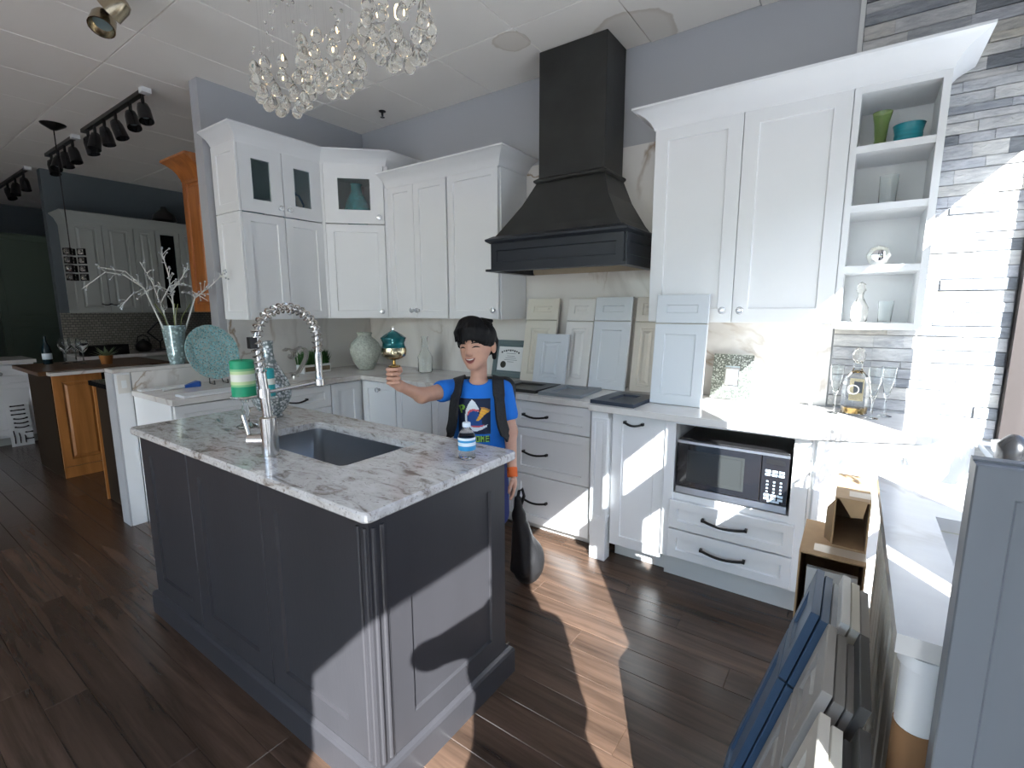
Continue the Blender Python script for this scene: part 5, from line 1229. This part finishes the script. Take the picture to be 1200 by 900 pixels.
for i in range(nu):
    for j in range(nv):
        u = (i+.5)/nu; zz = V0+(V1-V0)*(j+.5)/nv; v_ = (zz-.869)/(1.034-.869); k = None
        if v_ >= 0 and .0 <= u <= 1 and v_ <= 1:
            k = 0
            if in_poly(u, v_, G_): k = 6
            if in_poly(u, v_, SH): k = 1
            if in_poly(u, v_, MO): k = 2
            if in_poly(u, v_, RD) or in_poly(u, v_, RD2): k = 3
            if in_poly(u, v_, PZ): k = 4 if (i*7+j*3) % 11 else 3
            if in_poly(u, v_, CRU): k = 5
        elif v_ < -.03:
            lv = (zz-.832)/(.862-.832); lu = (u-.42)/.56*4
            if 0 <= lv < 1 and 0 <= lu < 4:
                ch = 'SOME'[int(lu)]; fx_ = int((lu % 1)*3.9); fr = int((1-lv)*5)
                k = 0
                if fx_ < 3 and 0 <= fr < 5 and FONT[ch][fr*3+fx_] == '1': k = 6
        if k is not None: cell[(i, j)] = k
keys = sorted({(i+a, j+b) for i, j in cell for a in (0, 1) for b in (0, 1)}); vi = {q: n for n, q in enumerate(keys)}
G = np.array([[U0+(U1-U0)*i/nu, -.2, V0+(V1-V0)*j/nv] for i, j in keys]); Tm = np.zeros(len(G))
for _ in range(50): Q = G.copy(); Q[:, 1] += Tm; Tm += np.maximum(field(shirt, Q, .04)*.85, 0)
G[:, 1] += Tm-.0022
m = MB(boy); m.v = [tuple(p) for p in G]
for (i, j), k in cell.items(): m.f.append((vi[(i, j)], vi[(i+1, j)], vi[(i+1, j+1)], vi[(i, j+1)])); m.mi.append(k)
m.build('shirt_print', ['print_navy', 'print_white', 'print_blue', 'print_red', 'print_yellow', 'print_crust', 'print_green'], boy, None, flip=False)
sho = [('e', (0, 0, .73), (.128, .095, .075))]
for s in (-1, 1): sho.append(('c', (s*.064, 0, .70), (s*.07, -.01, .45), .076, .074))
sdf_mesh('shorts', sho, .007, 'shorts', boy, .02)
for s in (-1, 1): sdf_mesh('shoe', [('c', (s*.072, .025, .045), (s*.082, -.12, .035), .042, .036), ('b-', (0, 0, -.05), (.5, .5, .05), .001, K(.004))], .006, 'darkcloth', boy, .02)
m = MB(boy); d = Vector(wrL)-Vector(elL); 
M_ = Matrix.Translation(wrL) @ d.to_track_quat('Z', 'Y').to_matrix().to_4x4(); m.M = M_; m.lathe([(.0235, -.022), (.0245, -.018), (.0245, .018), (.0235, .022)], (0, 0, 0), 18); m.build('wristband', 'orange', boy, 40)
bk = thing('backpack', 'black backpack worn on the boy with straps over both shoulders', 'backpack', BO, BR)
sdf_mesh('pack', [('b', (.02, .165, .90), (.155, .07, .20), .06), ('b', (.02, .235, .84), (.12, .03, .11), .03)], .008, 'backpack', bk, .03)
for s in (-1, 1):
    q = [(s*.088, .10, 1.06), (s*.090, .05, 1.108), (s*.092, -.01, 1.116), (s*.096, -.062, 1.085), (s*.104, -.102, 1.01), (s*.112, -.106, .93), (s*.132, -.088, .86), (s*.150, -.01, .80), (s*.145, .08, .77)]
    P_ = [Vector(a) for a in q]; fine = []
    for i in range(len(P_)-1):
        p0, p1, p2, p3 = P_[max(i-1, 0)], P_[i], P_[i+1], P_[min(i+2, len(P_)-1)]
        for k in range(4):
            t = k/4; fine.append(.5*((2*p1)+(p2-p0)*t+(2*p0-5*p1+4*p2-p3)*t*t+(3*p1-p0-3*p2+p3)*t**3))
    fine.append(P_[-1]); m = MB(bk); rs = []
    for i, p in enumerate(fine):
        t = (fine[min(i+1, len(fine)-1)]-fine[max(i-1, 0)]).normalized(); c_ = Vector((0, .01, p.z)); nn = (p-c_); nn = (nn-t*nn.dot(t)).normalized(); sd = t.cross(nn)
        if p.z > 1.05: nn = (nn*.3+Vector((0, -.2, 1))).normalized(); nn = (nn-t*nn.dot(t)).normalized(); sd = t.cross(nn)
        wd = .027 if i < 24 else .014
        rs.append([tuple(p+sd*a*wd+nn*b*.006) for a, b in ((-1, -1), (1, -1), (1, 1), (-1, 1))])
    m.rings(rs); m.build('shoulder_strap', 'backpack', bk, 50)
jr = thing('footed_jar', 'teal and gold mercury glass jar with lid held up by the boy', 'jar', (0, 0, 0))
JP = Matrix.Translation(BO) @ Matrix.Rotation(BR, 4, 'Z') @ Vector((jx, jy, 0)); jr.location = (JP.x, JP.y, 1.14); ORI[jr.name] = Vector((JP.x, JP.y, 1.14))
c = (JP.x, JP.y, 1.14)
JS = lambda l: [(r*1.06, .06+(z-.06)*1.14 if z > .06 else z) for r, z in l]
m = MB(jr); m.lathe(JS([(.007, 0), (.007, .058), (.016, .062), (.024, .066), (.022, .070), (.006, .074), (.005, .088), (.010, .092)]), c, 20); m.build('foot', 'goldfoot', jr, 40)
m = MB(jr); m.lathe(JS([(.010, .090), (.030, .094), (.044, .104), (.049, .120), (.047, .134)]), c, 28); m.build('bowl', 'gold', jr, 50)
m = MB(jr); m.lathe(JS([(.047, .134), (.042, .142), (.041, .152), (.045, .160), (.046, .166)]), c, 28); m.build('neck', 'teal_glass', jr, 50)
m = MB(jr); m.lathe(JS([(.048, .166), (.048, .170), (.034, .180), (.016, .190), (.008, .194)]), c, 28); ld = m.build('lid', 'teal_glass', jr, 50)
m = MB(jr); m.lathe(JS([(.004, .193), (.008, .200), (.007, .206), (.001, .210)]), c, 14); m.build('finial', 'chrome', ld, 50)
sdb = [('e', (2.555, -1.10, .125), (.085, .095, .125)), ('c', (2.545, -1.13, .22), (2.545, -1.17, .40), .062, .030), ('c', (2.545, -1.17, .40), (2.56, -1.20, .50), .028, .018), ('b-', (2.5, -1.1, -.1), (.4, .4, .101), .001, K(.004))]
for k in range(6):
    a = k*1.05; sdb.append(('c', (2.55+.07*math.cos(a), -1.11+.08*math.sin(a), .10), (2.545+.03*math.cos(a), -1.15+.03*math.sin(a), .34), .016, .008, K(.02)))
bg_ = thing('cloth_bag', 'slumped black cloth bag on the floor behind the island end', 'bag', (2.555, -1.11, 0)); sdf_mesh('bag_body', sdb, .006, 'bagcloth', bg_, .03, Matrix.Translation((-2.555, 1.11, 0)))
m = MB(bg_); m.tube([(2.555, -1.20, .49), (2.57, -1.205, .545), (2.585, -1.20, .56), (2.59, -1.19, .52), (2.565, -1.18, .46)], .008, 6); m.build('bag_handle', 'bagcloth', bg_, 50)

# the photographer, standing behind the lens; only the shadow reaches the picture
ph = thing('person', 'adult in dark clothes standing with raised arms holding a phone', 'person', (4.16, -3.40, 0), math.radians(35.1))
pb = [('e', (0, 0, .98), (.17, .12, .12)), ('e', (0, 0, 1.15), (.155, .11, .2)), ('e', (0, 0, 1.33), (.175, .115, .15)), ('c', (-.14, 0, 1.45), (.14, 0, 1.45), .06, .06), ('c', (0, 0, 1.46), (0, -.01, 1.58), .055, .05),
      ('e', (0, -.01, 1.68), (.078, .095, .115)), ('c', (0, .10, 1.67), (0, .112, 1.655), .012, .012), ('c', (-.075, 0, 1.67), (-.083, 0, 1.66), .018, .014), ('c', (.075, 0, 1.67), (.083, 0, 1.66), .018, .014)]
EL = {-1: (-.285, .09, 1.36), 1: (.21, .05, 1.14)}
pb.append(('e', (.05, 0, .86), (.25, .15, .34)))
for s in (-1, 1):
    pb += [('c', (s*.09, 0, .95), (s*.10, .01, .50), .09, .06), ('c', (s*.10, .01, .50), (s*.105, -.02, .09), .06, .042), ('c', (s*.105, -.03, .05), (s*.12, .13, .04), .045, .035),
           ('c', (s*.19, 0, 1.44), EL[s], .052, .043), ('c', EL[s], (s*.10, .25, 1.40), .04, .03), ('e', (s*.085, .265, 1.425), (.02, .03, .045))]
    for k in range(4): pb.append(('c', (s*.085, .28, 1.40+.018*k), (s*.045, .300, 1.405+.018*k), .009, .008, K(.006)))
    pb.append(('c', (s*.08, .255, 1.44), (s*.05, .262, 1.455), .011, .009, K(.006)))
pb.append(('b-', (0, 0, -.1), (.6, .6, .1), .001, K(.004)))
sdf_mesh('body', pb, .012, 'darkcloth', ph, .03)
pn_ = thing('phone', 'slim black phone held up level by the adult', 'phone', (4.16, -3.40, 1.40), math.radians(35.1))
m = MB(pn_); m.box(-.08, .288, .0, .08, .296, .075); m.build('phone_case', 'blackgloss', pn_, bevel=.003)
m = MB(pn_); m.box(-.075, .2872, .004, .075, .2882, .071); m.build('screen', 'certframe', pn_)
